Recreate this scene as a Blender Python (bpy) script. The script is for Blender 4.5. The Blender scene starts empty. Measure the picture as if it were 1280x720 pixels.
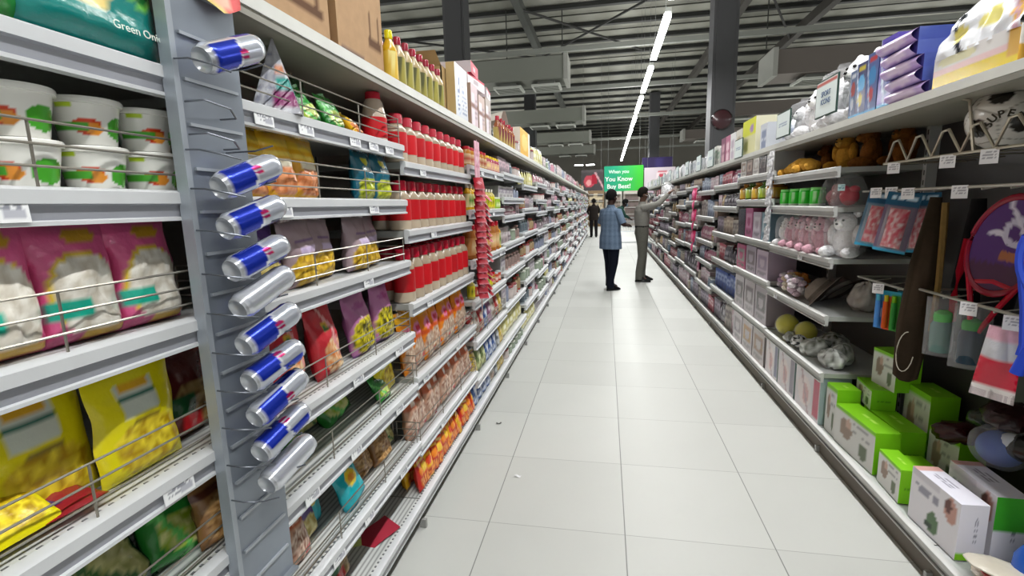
WORLD = .55; EXPO = 0.0; CANROT = 245
import bpy, math, random
from mathutils import Vector, Matrix, Euler, noise
random.seed(7)
D = bpy.data; S = bpy.context.scene; LINK = S.collection.objects.link
PI = math.pi; R = math.radians
HC = 1.45                                    # eye height of the phone

# ------------------------------------------------------------ colours and materials
def lin(c): return c/12.92 if c <= .04045 else ((c+.055)/1.055)**2.4
_cc = {}
def C(h):
    if not isinstance(h, str): return h
    if h not in _cc:
        _cc[h] = tuple(lin(int(h[i:i+2], 16)/255) for i in (0, 2, 4))
    return _cc[h]
def mixc(a, b, t):
    a = C(a); b = C(b); return tuple(a[i]*(1-t)+b[i]*t for i in range(3))

def painted(name, rough=.5, spec=.5, metal=0, vary=.12, bump=0, bscale=60, coat=0, noise_amt=0, emis=0):
    """material that reads the mesh's own paint (colour attribute) and varies a little from object to object"""
    m = D.materials.new(name); m.use_nodes = True; n = m.node_tree.nodes; l = m.node_tree.links
    p = n['Principled BSDF']; a = n.new('ShaderNodeAttribute'); a.attribute_name = 'Col'
    hs = n.new('ShaderNodeHueSaturation'); oi = n.new('ShaderNodeObjectInfo'); mr = n.new('ShaderNodeMapRange')
    mr.inputs['To Min'].default_value = 1-vary; mr.inputs['To Max'].default_value = 1+vary*.6
    l.new(oi.outputs['Random'], mr.inputs['Value']); l.new(mr.outputs['Result'], hs.inputs['Value'])
    l.new(a.outputs['Color'], hs.inputs['Color']); out = hs.outputs['Color']
    if noise_amt or bump:
        tc = n.new('ShaderNodeTexCoord'); nt = n.new('ShaderNodeTexNoise'); nt.inputs['Scale'].default_value = bscale
        nt.inputs['Detail'].default_value = 3; l.new(tc.outputs['Object'], nt.inputs['Vector'])
        if noise_amt:
            mx = n.new('ShaderNodeMix'); mx.data_type = 'RGBA'; mx.blend_type = 'MULTIPLY'; mx.inputs[0].default_value = noise_amt
            cr = n.new('ShaderNodeMapRange'); cr.inputs['From Min'].default_value = .3; cr.inputs['From Max'].default_value = .7
            l.new(nt.outputs['Fac'], cr.inputs['Value']); l.new(out, mx.inputs[6]); l.new(cr.outputs['Result'], mx.inputs[7]); out = mx.outputs[2]
        if bump:
            b = n.new('ShaderNodeBump'); b.inputs['Strength'].default_value = bump; b.inputs['Distance'].default_value = .01
            l.new(nt.outputs['Fac'], b.inputs['Height']); l.new(b.outputs['Normal'], p.inputs['Normal'])
    l.new(out, p.inputs['Base Color'])
    p.inputs['Roughness'].default_value = rough; p.inputs['Specular IOR Level'].default_value = spec
    p.inputs['Metallic'].default_value = metal; p.inputs['Coat Weight'].default_value = coat
    if emis:
        l.new(out, p.inputs['Emission Color']); p.inputs['Emission Strength'].default_value = emis
    return m
M = {}
M['film'] = painted('film', .27, .6, vary=.12, bump=.25, bscale=45)
M['card'] = painted('card', .5, .4, vary=.1)
M['kraft'] = painted('kraft', .8, .2, vary=.05, noise_amt=.12, bscale=25)
M['gloss'] = painted('gloss', .18, .5, vary=.08)
M['plain'] = painted('plain', .55, .3, vary=.0)
M['steel'] = painted('painted_steel', .38, .5, vary=.03, noise_amt=.08, bscale=9)
M['zinc'] = painted('zinc_sheet', .33, .5, metal=.35, vary=0, noise_amt=.15, bscale=7)
M['wire'] = painted('wire', .3, .6, metal=.6, vary=0)
M['can'] = painted('can_metal', .22, .6, metal=.55, vary=.03)
M['plush'] = painted('plush', .95, .1, vary=.08, bump=1, bscale=90, noise_amt=.15)
M['cloth'] = painted('cloth', .9, .15, vary=0, bump=.3, bscale=40, noise_amt=.15)
M['skin'] = painted('skin', .6, .3, vary=0)
M['roof'] = painted('roof_sheet', .75, .2, vary=0, noise_amt=.25, bscale=1.3)
M['lamp'] = painted('lamp', .5, .2, vary=0, emis=1)
def clear(name, col, fac, rough=.12):
    m = D.materials.new(name); m.use_nodes = True; n = m.node_tree.nodes; l = m.node_tree.links
    p = n['Principled BSDF']; p.inputs['Base Color'].default_value = (*C(col), 1); p.inputs['Roughness'].default_value = rough
    t = n.new('ShaderNodeBsdfTransparent'); mx = n.new('ShaderNodeMixShader'); fr = n.new('ShaderNodeLayerWeight')
    fr.inputs['Blend'].default_value = .35
    mt = n.new('ShaderNodeMath'); mt.operation = 'MULTIPLY_ADD'; mt.inputs[1].default_value = .22; mt.inputs[2].default_value = fac
    l.new(fr.outputs['Facing'], mt.inputs[0]); l.new(mt.outputs[0], mx.inputs[0]); l.new(t.outputs[0], mx.inputs[1]); l.new(p.outputs[0], mx.inputs[2])
    l.new(mx.outputs[0], n['Material Output'].inputs[0]); return m
M['clear'] = clear('clear_plastic', 'e8eef0', .07)
M['wrap'] = clear('crinkled_wrap', 'f4f4f8', .10, .2)
def tube_mat():
    m = D.materials.new('led_tube'); m.use_nodes = True; p = m.node_tree.nodes['Principled BSDF']
    p.inputs['Base Color'].default_value = (1, 1, 1, 1); p.inputs['Emission Color'].default_value = (.97, 1, .99, 1)
    p.inputs['Emission Strength'].default_value = 22; return m
M['tube'] = tube_mat()
def floor_mat():
    m = D.materials.new('floor_tiles'); m.use_nodes = True; n = m.node_tree.nodes; l = m.node_tree.links; p = n['Principled BSDF']
    g = n.new('ShaderNodeNewGeometry'); sp = n.new('ShaderNodeSeparateXYZ'); l.new(g.outputs['Position'], sp.inputs[0])
    def mth(op, a, b=None):
        k = n.new('ShaderNodeMath'); k.operation = op
        for i, v in enumerate((a, b)):
            if v is None: continue
            if isinstance(v, (int, float)): k.inputs[i].default_value = v
            else: l.new(v, k.inputs[i])
        return k.outputs[0]
    ds, cells = [], []  # joints along the aisle read darker than those across it
    for ax, off, per in (('X', .093, .617), ('Y', 2.018, .612)):
        q = mth('DIVIDE', mth('SUBTRACT', sp.outputs[ax], off), per)
        fr = mth('FRACT', q); cells.append(mth('FLOOR', q))
        ds.append(mth('ADD', mth('MULTIPLY', mth('MINIMUM', fr, mth('SUBTRACT', 1, fr)), per), 0 if ax == 'X' else .0011))
    d = mth('MINIMUM', ds[0], ds[1])
    mr = n.new('ShaderNodeMapRange'); mr.inputs['From Min'].default_value = .0012; mr.inputs['From Max'].default_value = .0032; l.new(d, mr.inputs['Value'])
    cb = n.new('ShaderNodeCombineXYZ'); l.new(cells[0], cb.inputs[0]); l.new(cells[1], cb.inputs[1])
    wn = n.new('ShaderNodeTexWhiteNoise'); l.new(cb.outputs[0], wn.inputs['Vector'])
    nz = n.new('ShaderNodeTexNoise'); nz.inputs['Scale'].default_value = 2.2; nz.inputs['Detail'].default_value = 4; l.new(g.outputs['Position'], nz.inputs['Vector'])
    tile = n.new('ShaderNodeMix'); tile.data_type = 'RGBA'; tile.inputs[6].default_value = (*C('bcbdb9'), 1); tile.inputs[7].default_value = (*C('cbccc8'), 1)
    l.new(mth('ADD', mth('MULTIPLY', wn.outputs['Value'], .5), mth('MULTIPLY', nz.outputs['Fac'], .5)), tile.inputs[0])
    mx = n.new('ShaderNodeMix'); mx.data_type = 'RGBA'; mx.inputs[6].default_value = (*C('7c7d7a'), 1)
    l.new(mr.outputs[0], mx.inputs[0]); l.new(tile.outputs[2], mx.inputs[7]); l.new(mx.outputs[2], p.inputs['Base Color'])
    rr = n.new('ShaderNodeMapRange'); rr.inputs['To Min'].default_value = .40; rr.inputs['To Max'].default_value = .50; l.new(nz.outputs['Fac'], rr.inputs['Value'])
    l.new(rr.outputs[0], p.inputs['Roughness']); p.inputs['Specular IOR Level'].default_value = .35
    b = n.new('ShaderNodeBump'); b.inputs['Distance'].default_value = .001; b.inputs['Strength'].default_value = .5
    l.new(mr.outputs[0], b.inputs['Height']); l.new(b.outputs[0], p.inputs['Normal']); return m
M['floor'] = floor_mat()

# ------------------------------------------------------------ mesh builder
class MB:
    def __init__(s): s.v = []; s.ix = {}; s.f = []; s.c = []; s.T = Matrix()
    def add(s, p):
        q = s.T @ Vector(p); k = (round(q.x, 5), round(q.y, 5), round(q.z, 5))
        i = s.ix.get(k)
        if i is None: i = s.ix[k] = len(s.v); s.v.append(q)
        return i
    def face(s, pts, cols):
        ids = [s.add(p) for p in pts]
        if not isinstance(cols, list): cols = [C(cols)]*len(ids)
        o, oc = [], []
        for i, c in zip(ids, cols):
            if i not in o: o.append(i); oc.append(C(c))
        if len(o) >= 3: s.f.append(o); s.c.append(oc)
    def grid(s, P, nu, nv, col):
        pts = [[P(i/nu, j/nv) for j in range(nv+1)] for i in range(nu+1)]
        fn = callable(col)
        if fn: cl = [[col(i/nu, j/nv) for j in range(nv+1)] for i in range(nu+1)]
        for i in range(nu):
            for j in range(nv):
                q = [(i, j), (i+1, j), (i+1, j+1), (i, j+1)]
                s.face([pts[a][b] for a, b in q], [cl[a][b] for a, b in q] if fn else col)
    def box(s, x0, y0, z0, x1, y1, z1, col, front=None, side=None, top=None, n=(1, 1), back=None):
        """front = -y face, side = +-x faces, top = +z; each a colour or a function of (u, v)"""
        n1, n2 = n
        f = lambda c: c if c is not None else col
        w, d, h = x1-x0, y1-y0, z1-z0
        def g(P, c, a, b): s.grid(P, a if callable(c) else 1, b if callable(c) else 1, c)
        g(lambda u, v: (x0+w*u, y0, z0+h*v), f(front), n1, n2)
        g(lambda u, v: (x1-w*u, y1, z0+h*v), f(back), n1, n2)
        g(lambda u, v: (x1, y0+d*u, z0+h*v), f(side), n1, n2)
        g(lambda u, v: (x0, y1-d*u, z0+h*v), f(side), n1, n2)
        g(lambda u, v: (x0+w*u, y0+d*v, z1), f(top), n1, n1)
        s.face([(x0, y1, z0), (x1, y1, z0), (x1, y0, z0), (x0, y0, z0)], col)
    def lathe(s, prof, n=20, col='ffffff', a0=0):
        """prof: list of (r, z) or (r, z, colour of the ring that follows); col may be f(u, z)"""
        for k in range(len(prof)-1):
            r0, z0 = prof[k][:2]; r1, z1 = prof[k+1][:2]
            c = prof[k][2] if len(prof[k]) > 2 else col
            for i in range(n):
                a, b = a0+2*PI*i/n, a0+2*PI*(i+1)/n
                pts = [(r0*math.cos(a), r0*math.sin(a), z0), (r0*math.cos(b), r0*math.sin(b), z0), (r1*math.cos(b), r1*math.sin(b), z1), (r1*math.cos(a), r1*math.sin(a), z1)]
                if callable(c): s.face(pts, [c(i/n, z0), c((i+1)/n, z0), c((i+1)/n, z1), c(i/n, z1)])
                else: s.face(pts, c)
    def tube(s, pts, r, n=6, col='aaaaaa', r2=None, cap=True):
        pts = [Vector(p) for p in pts]; rings = []
        up = Vector((0, 0, 1))
        for i, p in enumerate(pts):
            t = (pts[min(i+1, len(pts)-1)]-pts[max(i-1, 0)]).normalized()
            a = t.cross(up)
            if a.length < .05: a = t.cross(Vector((1, .1, 0)))
            a.normalize(); b = t.cross(a).normalized()
            rr = r if r2 is None else r+(r2-r)*i/(len(pts)-1)
            rings.append([p+a*rr*math.cos(2*PI*k/n)+b*rr*math.sin(2*PI*k/n) for k in range(n)])
        for i in range(len(rings)-1):
            for k in range(n):
                s.face([rings[i][k], rings[i][(k+1) % n], rings[i+1][(k+1) % n], rings[i+1][k]], col)
        if cap: s.face(rings[0], col); s.face(rings[-1][::-1], col)
    def ell(s, c, r, col, n=14, rot=None, lump=0, seed=0):
        c = Vector(c); r = (r, r, r) if isinstance(r, (int, float)) else r
        mt = rot.to_matrix() if rot else None
        def P(u, v):
            a, b = 2*PI*u, PI*(v-.5)
            q = Vector((r[0]*math.cos(b)*math.cos(a), r[1]*math.cos(b)*math.sin(a), r[2]*math.sin(b)))
            if lump: q *= 1+lump*noise.noise(Vector((q.x*30+seed, q.y*30, q.z*30)))
            return c+(mt @ q if mt else q)
        s.grid(P, n, max(6, n//2+1), col)
    def loft(s, secs, n=16, col='888888'):
        """secs: (centre, rx, ry[, tilt about y]) stacked ellipses"""
        rings = []
        for q in secs:
            c = Vector(q[0]); e = Euler((0, q[3] if len(q) > 3 else 0, 0)).to_matrix()
            rings.append([c+e @ Vector((q[1]*math.cos(2*PI*k/n), q[2]*math.sin(2*PI*k/n), 0)) for k in range(n)])
        m = len(rings)-1
        for i in range(m):
            for k in range(n):
                cs = [col(k/n, i/m), col((k+1)/n, i/m), col((k+1)/n, (i+1)/m), col(k/n, (i+1)/m)] if callable(col) else col
                s.face([rings[i][k], rings[i][(k+1) % n], rings[i+1][(k+1) % n], rings[i+1][k]], cs)
        c0 = col(0, 0) if callable(col) else col
        s.face(rings[0][::-1], c0); s.face(rings[-1], c0)
    def mesh(s, name, mat, sharp=42):
        me = D.meshes.new(name); me.from_pydata(s.v, [], s.f)
        a = me.color_attributes.new('Col', 'FLOAT_COLOR', 'CORNER')
        buf = []
        for cs in s.c:
            for c in cs: buf += [c[0], c[1], c[2], 1.]
        a.data.foreach_set('color', buf)
        me.polygons.foreach_set('use_smooth', [True]*len(s.f)); me.set_sharp_from_angle(angle=R(sharp))
        me.materials.append(M[mat] if isinstance(mat, str) else mat); me.update(); return me

USED = {}
def new(name, data=None, parent=None, loc=(0, 0, 0), rot=(0, 0, 0), sc=1, **kw):
    o = D.objects.new(name, data); LINK(o); o.location = loc; o.rotation_euler = rot
    o.scale = (sc, sc, sc) if isinstance(sc, (int, float)) else sc
    if parent: o.parent = parent
    for k, v in kw.items():
        if v: o[k] = v
    if 'label' in kw and kw.get('category'): USED[kw['label']] = USED.get(kw['label'], 0)+1
    return o
def structure(name, mb, mat, **k): return new(name, mb.mesh(name, mat, **k), kind='structure')
def put(proto, label, cat, loc, rot=(0, 0, 0), sc=1, group=None):
    """proto = (name, mesh) or (name, [(part, mesh, [(subpart, mesh)...])...]); every call makes its own object with its own parts"""
    name, what = proto
    if not isinstance(what, list): return new(name, what, None, loc, rot, sc, label=label, category=cat, group=group)
    r = new(name, None, None, loc, rot, sc, label=label, category=cat, group=group)
    r.empty_display_size = .05
    for pn, me, *sub in what:
        p = new(pn, me, r)
        for sn, sm in (sub[0] if sub else []): new(sn, sm, p)
    return r
def rz(side): return (0, 0, R(90) if side == 'L' else R(-90))
ORD = 'first second third fourth fifth sixth seventh eighth ninth tenth eleventh twelfth thirteenth fourteenth fifteenth sixteenth seventeenth eighteenth nineteenth twentieth'.split()
def od(i): return ORD[i] if i < 20 else 'twenty-'+ORD[i-20]

# ------------------------------------------------------------ print patterns: functions of (u, v) on a face
def pat(base, *L, seed=0):
    def f(u, v):
        c = C(base)
        for q in L:
            k = q[0]
            if k == 'band':
                if q[1] <= v <= q[2]: c = C(q[3])
            elif k == 'rect':
                if q[1] <= u <= q[2] and q[3] <= v <= q[4]: c = C(q[5])
            elif k == 'ell':
                if ((u-q[1])/q[3])**2+((v-q[2])/q[4])**2 < 1: c = C(q[5])
            elif k == 'food':                      # food seen through a window: ellipse cu,cv,ru,rv, two colours, frequency
                if abs((u-q[1])/q[3])**3+abs((v-q[2])/q[4])**3 < 1:
                    t = noise.noise(Vector((u*q[7], v*q[7]*1.3, seed+3.1)))
                    c = mixc(q[5], q[6], min(1, max(0, .5+t*1.6)))
            elif k == 'lines':                     # rows of small print
                if q[1] <= u <= q[2] and q[3] <= v <= q[4]:
                    t = (v-q[3])/(q[4]-q[3])*q[5]
                    if t % 1 > .45 and noise.noise(Vector((u*q[7] if len(q) > 7 else u*30, int(t)*3.3, seed))) > -.15: c = C(q[6])
            elif k == 'diag':
                if q[1] <= u+v*q[3] <= q[2]: c = C(q[4])
            elif k == 'fade': c = mixc(c, q[1], v*q[2])
        return c
    return f

# ------------------------------------------------------------ packaging prototypes
def pouch(name, w, h, d, front, back, seed=0, nx=20, ny=26, wr=1., tri=0, seal='cccccc', parts=True, mat='film'):
    sl = .06
    def side(s):
        def P(u, v):
            vv = v*(1-sl)
            tp = (1-vv*tri)
            x = (u-.5)*w*tp*(1-.04*math.sin(PI*min(1, vv*1.1)))
            e = max(0, 1-abs(2*u-1)**3.2)
            g = min(1, vv/.10)**.55*max(0, min(1, (1-sl-vv)/(.42)))**.7
            t = d/2*e**.6*g
            nz = noise.noise(Vector((u*3.2+seed, v*4+s, seed*.7)))*.22+noise.noise(Vector((u*8+seed, v*11, s)))*.10
            t *= 1+nz*wr*1.5
            return (x+.004*w/.12*noise.noise(Vector((v*4, seed, 2)))*wr, -s*t+math.sin(v*3)*0, vv*h)
        return P
    b = MB(); b.grid(side(1), nx, ny, front)
    bk = back
    b.grid(lambda u, v: side(-1)(1-u, v), max(4, nx//3), max(5, ny//2), bk) if False else b.grid(lambda u, v: side(-1)(1-u, v), nx, ny, bk)
    top = MB()
    def Q(u, v):
        x, y, z = side(1)(u, 1)
        zz = z+v*sl*h; k = .006*math.sin(u*9+seed)*v*2+.004*noise.noise(Vector((u*7, v*3, seed)))
        return (x*(1-.05*v), k+v*h*.02*wr, zz+.02*h*noise.noise(Vector((u*2, seed, 4)))*v)
    top.grid(Q, nx, 2, lambda u, v: mixc(seal, 'ffffff', .25*(math.sin(u*70) > 0)))
    if not parts:
        b.grid(Q, nx, 2, seal); return (name, b.mesh(name, mat, 60))
    return (name, [('pouch', b.mesh(name, mat, 60)), ('top_seal', top.mesh(name+'_seal', mat, 60))])

def carton(name, w, d, h, base, front=None, side=None, top=None, n=(14, 18), mat='card', back=None):
    b = MB(); b.box(-w/2, 0, 0, w/2, d, h, base, front, side, top, n, back); return (name, b.mesh(name, mat))

def jar(name, r, h, body, label, cap, neck=.62, capz=.845, capr=.6, foot=None, lab=(.12, .62), n=18, parts=True, mat='gloss', sq=1.0, lab_inset=0):
    """bottle-like jar: foot / label / shoulder / cap"""
    foot = foot or body
    z0, z1 = lab
    b = MB()
    if sq != 1: b.T = Matrix.Diagonal((1, sq, 1, 1))
    pr = [(0, 0, foot), (r*.86, 0, foot), (r*.98, h*.02, foot), (r, h*.05, foot), (r*.97, h*z0, label if not parts else body), (r*.985, h*z1, body), (r*.93, h*(z1+.07), body), (r*neck, h*(capz-.045), body), (r*neck*.8, h*(capz+.015), body)]
    if not parts:
        pr[-1] = (r*neck*.8, h*(capz+.015), cap); pr += [(r*capr, h*(capz+.015), cap), (r*capr, h*.985, cap), (r*capr*.85, h, cap), (0, h, cap)]
        b.lathe(pr, n); return (name, b.mesh(name, mat))
    b.lathe(pr+[(0, h*(capz+.015))], n, body)
    l = MB(); l.T = b.T.copy(); l.lathe([(r*.992, h*z0), (r*1.006, h*(z0+z1)/2), (r*1.0, h*z1)], max(n, 24), label)
    c = MB(); c.T = b.T.copy(); c.lathe([(r*capr, h*capz), (r*capr, h*.98), (r*capr*.88, h), (0, h)], n, cap)
    return (name, [('jar_body', b.mesh(name, mat)), ('wrap_label', l.mesh(name+'_label', 'card')), ('cap', c.mesh(name+'_cap', 'gloss'))])

def box_shape(b, x0, y0, z0, x1, y1, z1, col): b.box(x0, y0, z0, x1, y1, z1, col)

def textmesh(s, size, col, mat='plain', ext=.0004, align='CENTER', bold=0):
    cu = D.curves.new('t', 'FONT'); cu.body = s; cu.size = size; cu.extrude = ext; cu.align_x = align; cu.align_y = 'CENTER'; cu.offset = bold
    o = D.objects.new('t', cu); LINK(o); dg = bpy.context.evaluated_depsgraph_get(); dg.update()
    me = D.meshes.new_from_object(o.evaluated_get(dg)); D.objects.remove(o); D.curves.remove(cu)
    a = me.color_attributes.new('Col', 'FLOAT_COLOR', 'CORNER'); a.data.foreach_set('color', [*C(col), 1.]*len(me.loops))
    me.materials.clear(); me.materials.append(M[mat]); return me
# ============================================================ the building
b = MB(); b.face([(-16, -6, 0), (18, -6, 0), (18, 46, 0), (-16, 46, 0)], 'cccccc'); structure('floor', b, 'floor')
b = MB()
def roofcol(u, v): return mixc('9a9a90', '88887e', .5+.5*math.sin(u*34*5.2))
b.grid(lambda u, v: (-16+34*u, -6+52*v, 7.2), 340, 1, roofcol); structure('ceiling', b, 'roof')
b = MB(); b.box(-16, 45.8, 0, 18, 46, 7.2, '8d8980'); structure('wall_back', b, 'plain')
def beam(name, x0, y0, z0, x1, y1, z1, col, mat='plain'):
    q = MB(); q.box(x0, y0, z0, x1, y1, z1, col); return structure(name, q, mat)
y = 9.0
while y < 45: beam('ceiling_purlin', -16, y, 7.07, 18, y+.16, 7.17, '2c2d2b'); y += 1.62
y = 9.8
while y < 22: beam('ceiling_purlin', -16, y, 7.13, 18, y+.04, 7.16, '35362f'); y += 1.62
for x, c in ((-8.6, '4b4d49'), (-2.45, '4b4d49'), (3.6, '44413d'), (6.0, '44413d'), (12, '44413d')):
    beam('ceiling_rafter', x, 8, 6.66, x+.2, 45, 6.94, c)
for k, (x0, y0, x1, y1) in enumerate(((-2.3, 14.4, 1.2, 19), (1.2, 14.4, -2.3, 19), (-8.4, 14.4, -2.5, 19), (3.8, 14, 6, 19))):
    q = MB(); q.tube([(x0, y0, 6.75), (x1, y1, 6.75)], .035, 6, '2b2b29'); structure('ceiling_brace', q, 'plain')
for x in (-4.4, -2.9, -1.3, 4.4):      # sprinkler drops and hanger rods
    q = MB(); q.tube([(x, 15.5+.3*math.sin(x*9), 5.6), (x, 15.5+.3*math.sin(x*9), 7.1)], .016, 5, '3a3b38'); structure('ceiling_hanger', q, 'plain')
for yy, z in ((14.8, 5.70), (18.6, 5.45), (24.6, 5.4), (32, 5.3), (38, 5.3)):   # light-coloured service beams across the hall
    beam('ceiling_beam', -16, yy, z, 18, yy+.12, z+.13, '8a8c86')
# steel columns
for k, (x0, x1, yy) in enumerate(((-3.80, -3.29, 12.0), (2.27, 2.78, 12.0), (-3.8, -3.29, 24), (2.27, 2.78, 28))):
    q = MB(); q.box(x0, yy, 0, x1, yy+.5, 7.1, '4a4a4c'); q.box(x0+.06, yy-.03, 0, x1-.06, yy, 7.1, '424244')
    new('column', q.mesh('column', 'plain'), kind='structure')
# ventilation ducts with square diffusers
DUCTS = [(-16, -1.15, 15.0, 1.1, 5.05, .62), (-16, -.95, 22.3, 1.1, 5.0, .55), (-16, -.9, 29.5, 1.1, 5.0, .55), (-16, -.8, 36.5, 1.1, 5.0, .55),
         (4.3, 18, 14.6, 1.2, 4.65, .6), (4.6, 18, 22, 1.1, 4.8, .5), (4.3, 18, 30, 1.1, 4.9, .5)]
for i, (x0, x1, yy, dp, z, h) in enumerate(DUCTS):
    q = MB(); q.box(x0, yy, z, x1, yy+dp, z+h, '75776f' if x0 < 0 else '7d7570', front='84867e' if x0 < 0 else '6d6661')
    side = 'snack side' if x0 < 0 else 'toy side'
    r = new('air_duct', None, None, ((max(x0, -6)+min(x1, 8))/2, yy, z), label=f'grey rectangular air duct under the roof on the {side}, {od(i if i < 4 else i-4)} one deep', category='air duct', group='air ducts under the roof')
    me = q.mesh('duct_body', 'plain'); o = new('duct_body', me, r); o.location = -Vector(r.location)
    fl = MB(); xe = x1 if x0 < 0 else x0
    fl.box(xe-.06, yy-.05, z-.05, xe+.06, yy+dp+.05, z+h+.05, 'a4a49e'); o = new('end_flange', fl.mesh('end_flange', 'plain'), r); o.location = -Vector(r.location)
    for k, xx in enumerate((-1.75, -2.9, -4.9) if x0 < 0 else (5.4, 7.4)):
        v = MB(); v.box(xx-.42, yy+.12, z-.16, xx+.42, yy+.92, z-.10, 'c9cbc4'); v.box(xx-.25, yy+.25, z-.10, xx+.25, yy+.75, z, '7b7d76')
        for j in range(5): v.box(xx-.36, yy+.2+j*.14, z-.175, xx+.36, yy+.24+j*.14, z-.16, '6f716b')
        o = new('diffuser', v.mesh('diffuser', 'plain'), r); o.location = -Vector(r.location)
# round convex sign on the toy-side column
q = MB(); q.lathe([(0, 0), (.19, 0), (.2, .03), (.17, .05), (0, .055)], 28, '3a1d22'); q.lathe([(.2, 0), (.225, .01), (.2, .035)], 28, '241a1c')
new('round_wall_sign', q.mesh('round_wall_sign', 'gloss'), None, (2.5, 11.965, 3.2), (R(90), 0, 0), label='dark maroon round sign fixed to the dark steel column', category='sign')

# LED battens: one row over the aisle, unseen rows added beyond for ambient light
def batten(x, yy, vis, i):
    h = MB(); h.box(-.045, -1.3, .02, .045, 1.3, .075, 'e8eae6')
    t = MB(); t.box(-.042, -1.28, -.03, .042, 1.28, .02, 'ffffff')
    c = MB(); c.tube([(0, -.9, .07), (0, -.9, 2.6)], .003, 4, '777777'); c.tube([(0, .9, .07), (0, .9, 2.6)], .006, 4, '777777')
    lab = (f'bright white LED batten in the row over the aisle, {od(i)} from the entrance end' if vis else
           f'LED batten hung over a neighbouring aisle on the {"snack" if x < 0 else "toy"} side, {od(i)} along its row')
    put(('led_batten', [('housing', HM or h.mesh('housing', 'plain')), ('light_tube', TM or t.mesh('light_tube', 'tube')), ('cable', CM or c.mesh('cable', 'plain'))]), lab, 'ceiling light', (x, yy, 4.33), group='ceiling LED battens')
    return h
HM = TM = CM = None
_h = MB(); _h.box(-.045, -1.3, .02, .045, 1.3, .075, 'e8eae6'); HM = _h.mesh('housing', 'plain')
_h = MB(); _h.box(-.055, -1.2, -.03, .055, 1.2, .02, 'ffffff'); TM = _h.mesh('light_tube', 'tube')
_h = MB(); _h.tube([(0, -.9, .07), (0, -.9, 2.6)], .003, 4, '777777'); _h.tube([(0, .9, .07), (0, .9, 2.6)], .003, 4, '777777'); CM = _h.mesh('cable', 'plain')
def arealight(x, yy, z, e, sx, sy, col=(1, 1, .985), up=False):
    L = D.lights.new('batten_light', 'AREA'); L.shape = 'RECTANGLE'; L.size = sx; L.size_y = sy; L.energy = e; L.color = col
    o = D.objects.new('batten_light', L); LINK(o); o.location = (x, yy, z); o.rotation_euler = (R(180) if up else 0, 0, 0)
for i in range(13):
    yy = -2.5+3.08*i
    batten(.90+.004*yy, yy, 1, i)
    arealight(.90+.004*yy, yy, 4.27, 62 if i < 3 else 80, .09, 2.5); arealight(.90+.004*yy, yy, 4.43, 36, .09, 2.5, up=True)  # the upward lamp is added to brighten the roof
for x in (-6.6, 10.4):
    for i in range(7):
        yy = -1+5.6*i; batten(x, yy, 0, i); arealight(x, yy, 4.27, 150, .3, 2.5); arealight(x, yy, 4.43, 90, .3, 2.5, up=True)  # unseen rows and their upward lamps, added to fill the hall and roof

# ============================================================ gondola shelving
def rail_mb(w, z, c1='d3d5d8', c2='9c9ea6', h=.056):
    b = MB(); P = [(.02, z+.002), (.002, z), (-.004, z-.004), (-.004, z-.024), (.003, z-.027), (.005, z-h+.008), (-.001, z-h+.006), (-.001, z-h), (.02, z-h)]
    cs = [c1, c1, c1, c2, c2, c1, c1, c1]
    for i in range(len(P)-1):
        (a, c), (d, e) = P[i], P[i+1]; b.face([(0, a, c), (0, d, e), (w, d, e), (w, a, c)], cs[i])
    b.face([(0, a, c) for a, c in P][::-1], c1); b.face([(w, a, c) for a, c in P], c1); return b
def shelf_mb(w, z, dep, holes):
    b = MB()
    def col(u, v):
        if not holes: return C('bfc1c2')
        k = v*dep
        return C('8a8c8c' if (k > .035 and int(k/.011) % 3 == 0) else 'd4d6d4') if k > .02 else C('dcdedc')
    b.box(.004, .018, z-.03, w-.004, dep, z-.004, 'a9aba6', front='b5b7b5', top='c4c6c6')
    if holes:
        n = 42; b.grid(lambda u, v: (.004+(w-.008)*u, .018+(dep-.018)*v*.6, z-.003), 1, n, col)
        for i in range(int(w/.022)): b.box(.012+i*.022, .024, z-.003, .020+i*.022, .031, z-.0015, '74767a')
    return b
def wire_mb(w, z, hs=(.03, .062, .095), step=.31, x0=.02, x1=None):
    b = MB(); x1 = x1 if x1 is not None else w-.02
    for h in hs: b.tube([(x0, .12, z+h), (x0, .008, z+h), (x1, .008, z+h), (x1, .12, z+h)], .0022, 5, '8f8a80')
    n = max(1, round((x1-x0)/step))
    for i in range(n+1):
        x = x0+(x1-x0)*i/n; b.tube([(x, .010, z-.003), (x, .010, z+hs[-1])], .0022, 5, '8f8a80')
    for x in (x0, x1): b.tube([(x, .12, z-.003), (x, .12, z+hs[-1])], .0022, 5, '8f8a80')
    return b
def tag_mesh(seed):
    b = MB(); f = pat('f2f3f5', ('lines', .12, .88, .2, .85, 3, '8d8f99', 14), ('rect', .55, .9, .2, .5, 'b9bac4'), seed=seed)
    b.box(-.034, -.0016, -.016, .034, 0, .016, 'f2f3f5', front=f, n=(20, 8)); return b.mesh('price_tag', 'plain')
TAGS = [tag_mesh(i*3.7) for i in range(4)]
CARDS = []
for i in range(2):
    b = MB(); f = pat('f3f1f3', ('lines', .12, .88, .3, .85, 3, '9a97a0', 14), seed=i*5); b.box(-.022, -.001, -.024, .022, 0, .02, 'f3f1f3', front=f, n=(12, 10)); CARDS.append(b.mesh('price_card', 'plain'))
LW = {}
def cached(key, fn):
    if key not in LW: LW[key] = fn()
    return LW[key]
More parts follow.
